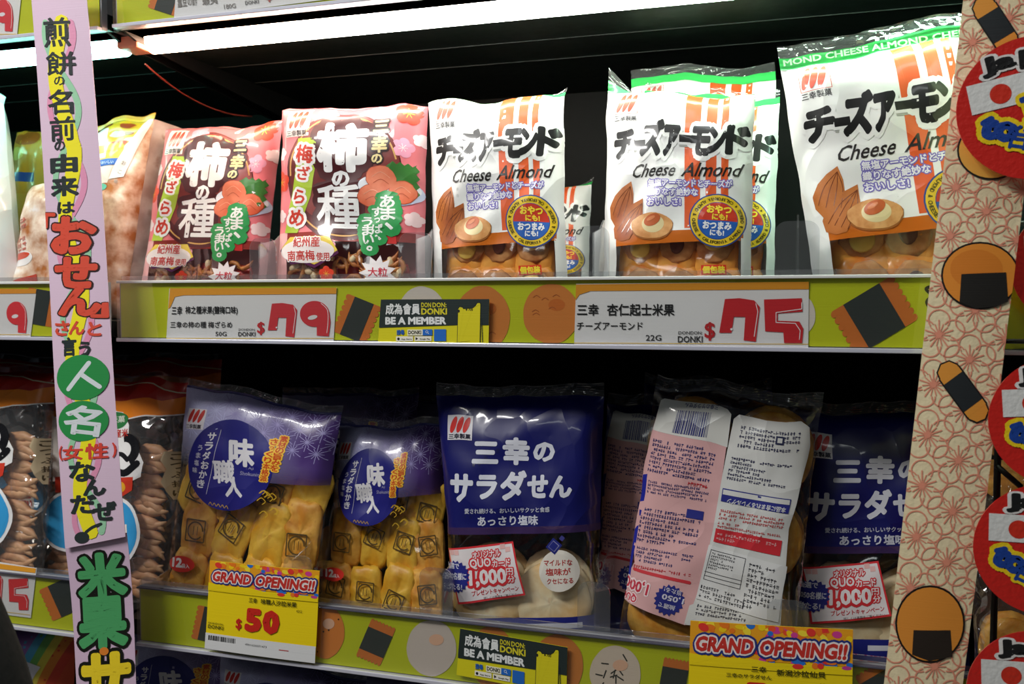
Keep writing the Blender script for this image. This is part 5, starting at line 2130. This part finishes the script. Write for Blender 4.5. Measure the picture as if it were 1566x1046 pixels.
strip('hanging_strip', 'lilac paper strip with handwritten black and red lettering and two green discs', [(44, -40), (128.5, -40), (194, 820), (102, 838)],
      (-.036, -.036, -.048, -.048), d, PM(PKS, 'card'), 'lilac hand-lettered strips')
d = Design('card')
for ch, x, y, w_, h, c in (('米', 155, 884, 76, 76, '4a9c60'), ('果', 157, 958, 76, 82, '4a9c60'), ('サ', 166, 1044, 76, 84, 'e8cc28')):
    V, P_, E_ = glyphs(ch)
    d.text(ch, x, y, w_, h, c, 3 if c != 'e8cc28' else 5, .055, -4, 0, ((.06, '14160f', 2 if c != 'e8cc28' else 4),))
d.ell(162, 1001, 7, 6, 'd87c2c', 6)
strip('hanging_strip', 'lower lilac strip with bold green characters, taped below the handwritten one', [(98, 830), (193, 815), (217, 1150), (128, 1150)],
      (-.0465, -.0465, -.050, -.050), d, PM('cdb2c8', 'card'), 'lilac hand-lettered strips', 12)

# cream strip with flower print
d = Design('card')
CRM, COR = 'e6d6ae', 'd98c72'
Ltx = lambda y: 1474 - (y + 30) * .1155


def blossom(x, y, r=21):
    for k in range(5):
        a = math.radians(-90 + 72 * k)
        cx, cy = x + r * 1.12 * math.cos(a), y + r * 1.08 * math.sin(a)
        d.ring(cx, cy, r * .78, r * .74, 2.1, COR, 1, 16, math.degrees(a) - 128, math.degrees(a) + 128)
        d.line([(x, y), (x + r * 1.05 * math.cos(a), y + r * 1.05 * math.sin(a))], 2.2, COR, 1)
        for s_ in (-16, 16):
            b = a + math.radians(s_ * 1.4)
            d.line([(x, y), (x + r * .8 * math.cos(b), y + r * .8 * math.sin(b))], 1.8, COR, 1)
    d.ell(x, y, r * .24, r * .24, COR, 2, n=12)


for i in range(-1, 16):
    for c_, (dx, dy) in enumerate(((25, 0), (76, 38), (128, 6))):
        y = 69 + 76 * i + dy
        blossom(Ltx(y) + dx, y)


def stick(x0, y0, x1, y1, w_):
    d.part = 'stick_cracker_picture#%d' % x0
    p, q = np.array([x0, y0.__float__()]), np.array([x1, y1.__float__()])
    d.line([p, q], w_ + 5, '1a1a18', 4)
    d.line([p, q], w_, 'd89038', 5)
    a, b = p + (q - p) * .14, p + (q - p) * .86
    d.line([a, b], w_ + .5, '24282a', 6, cap=False)


stick(1506.0, 16.0, 1540.0, 70.0, 36)
stick(1450.0, 583.0, 1492.0, 640.0, 34)
d.part = 'round_cracker_picture#1'
d.ell(1515, 240, 52, 46, '1a1a18', 4)
d.ell(1515, 240, 49, 43, 'e0a848', 5)
d.part = 'round_cracker_picture#2'
d.ell(1498, 434, 60, 52, '1a1512', 4)
d.ell(1498, 434, 57, 49, 'dc8830', 5)
d.ell(1492, 424, 40, 30, 'd07a28', 6)
d.poly([(1469, 432), (1537, 429), (1540, 474), (1520, 482), (1490, 485), (1466, 475)], '211f1c', 7)
d.part = 'round_cracker_picture#3'
d.ell(1421, 957, 53, 57, '1a1512', 4)
d.ell(1421, 957, 50, 54, 'd88a34', 5)
d.poly([(1396, 966), (1452, 966), (1455, 1005), (1420, 1011), (1394, 1002)], '2a221c', 6)
strip('hanging_strip', 'cream paper strip printed with coral blossoms and rice cracker pictures', [(1478, -40), (1610, -40), (1466, 1090), (1346, 1090)],
      (-.038, -.038, -.044, -.044), d, PM(CRM, 'gloss'), 'cream blossom strip', 26, .002)


# ============================================================ wire grid panel and round signs
gx0 = float(at(1521, 900, -.022)[0])
g = thing('wire_grid_panel', (gx0 + .2, -.020, .6), 'black wire grid panel at the right end, behind the round red signs', 'wire panel')
for k in range(9):
    V, Fc = tube([(gx0 + .05 * k, -.022, .55), (gx0 + .05 * k, -.022, 2.0)], .0026, 8)
    mobj('upright_wire', V, Fc, WIRE, g)
for k in range(16):
    V, Fc = tube([(gx0 - .004, -.0175, .60 + .09 * k), (gx0 + .405, -.0175, .60 + .09 * k)], .0018, 8)
    mobj('cross_wire', V, Fc, WIRE, g)
V, Fc = tube([at(1524, 712, -.024), at(1562, 745, -.024)], .0022, 8)
mobj('hook', V, Fc, WIRE, g)


def round_sign(cx, cy, r, Y, rot, label):
    P0 = at(cx, cy, Y)
    R = float(np.linalg.norm(at(cx + r, cy, Y) - at(cx - r, cy, Y))) / 2
    t = thing('round_sign', tuple(map(float, P0)), label, 'sign', 'round red signs')
    V, Fc = [], []
    n = 64
    for y in (0, .0012):
        V += [(P0[0] + R * math.cos(2 * math.pi * k / n), Y + y, P0[2] + R * math.sin(2 * math.pi * k / n)) for k in range(n)]
    Fc = [list(range(n)), list(range(2 * n - 1, n - 1, -1))] + [[k, (k + 1) % n, (k + 1) % n + n, k + n] for k in range(n)]
    mobj('disc', V, Fc, PM('c4241c', 'gloss'), t, smooth=False)
    d = Design('gloss')
    RR = 100.0
    a = math.radians(rot)

    def tx(s_, x, y, w_, h, c, lv, b=0.0, rr=0, out=()):
        X, Y_ = x * math.cos(a) - y * math.sin(a), x * math.sin(a) + y * math.cos(a)
        d.text(s_, X, Y_, w_, h, c, lv, b, rot + rr, 0, out)
    ol = ((.10, 'dcd8d4', 3),)
    tx('Ja', -38, -68, 46, 30, '1c1c1c', 4, .07, -6, ol)
    tx('pan', 18, -68, 60, 28, '1c1c1c', 4, .07, 2, ol)
    d.part = 'printed_flag'
    c_, s_ = math.cos(a), math.sin(a)
    d.rot_rect(-42 * c_ + 28 * s_, -42 * s_ - 28 * c_, 78, 42, rot - 4, 'd8d8d4', 2)
    d.ell(-40 * c_ + 27 * s_, -40 * s_ - 27 * c_, 14, 14, 'c8301f', 3)
    d.part = 'printed_lettering'
    yo = ((.13, 'e8c81c', 3),)
    tx('直送', 22, -4, 78, 46, '1c3f90', 5, .06, -10, yo)
    tx('to', -48, 22, 52, 34, '1c3f90', 5, .08, 20, yo)
    tx('台灣', -8, 44, 62, 34, '1c3f90', 5, .035, 20, yo)
    tx('!', 40, 52, 10, 34, '1c3f90', 5, .06, 20, yo)
    q = [(-RR, -RR), (RR, -RR), (RR, RR), (-RR, RR)]
    P = [np.array([P0[0] + sx * R, Y, P0[2] + sz * R]) for sx, sz in ((-1, 1), (1, 1), (1, -1), (-1, -1))]
    sf = Surf(*P, 2, 2)
    lay(d, q, sf, t)
    return t


round_sign(1655, 405, 112, -.030, 0, 'round red sign mostly hidden behind the cream strip, second from the top')
round_sign(1582, 164, 122, -.052, -8, 'round red sign at the top right, overlapping the cream strip')
round_sign(1623, 645, 114, -.050, 0, 'round red sign halfway down the right edge')
round_sign(1600, 842, 114, -.053, 4, 'round red sign third from the bottom edge, below the wire hook')
round_sign(1590, 1066, 114, -.056, 2, 'round red sign at the bottom right corner')

# ---- dark cloth in the lower left corner, close to the viewer
V, Fc = [], []
nn, mm = 20, 16
c0 = at(-28, 1170, -.33)
for j in range(mm + 1):
    t_ = j / mm
    for i in range(nn):
        a = 2 * math.pi * i / nn
        r = .052 * (1 - (1 - t_) ** 2.2 * .0) * math.sin(math.pi * .5 * min(1, (1.02 - t_) * 1.35)) ** .8
        q = 1 + .06 * noise.noise(Vector((math.cos(a) * 2, math.sin(a) * 2, t_ * 4)))
        V.append((c0[0] - .012 * t_ * 2 + r * q * math.cos(a), -.33 + r * .8 * q * math.sin(a), c0[2] - .10 + .27 * t_))
for j in range(mm):
    for i in range(nn):
        Fc.append([j * nn + i, j * nn + (i + 1) % nn, (j + 1) * nn + (i + 1) % nn, (j + 1) * nn + i])
Fc.append(list(range(nn))[::-1])
Fc.append([mm * nn + i for i in range(nn)])
o = mobj('dark_garment', V, Fc, food('black_cloth', '0c0a0a', '161212', 200, .9, .3))
o['label'] = 'black cloth edge of a garment, out of focus in the lower left corner'
o['category'] = 'clothing'
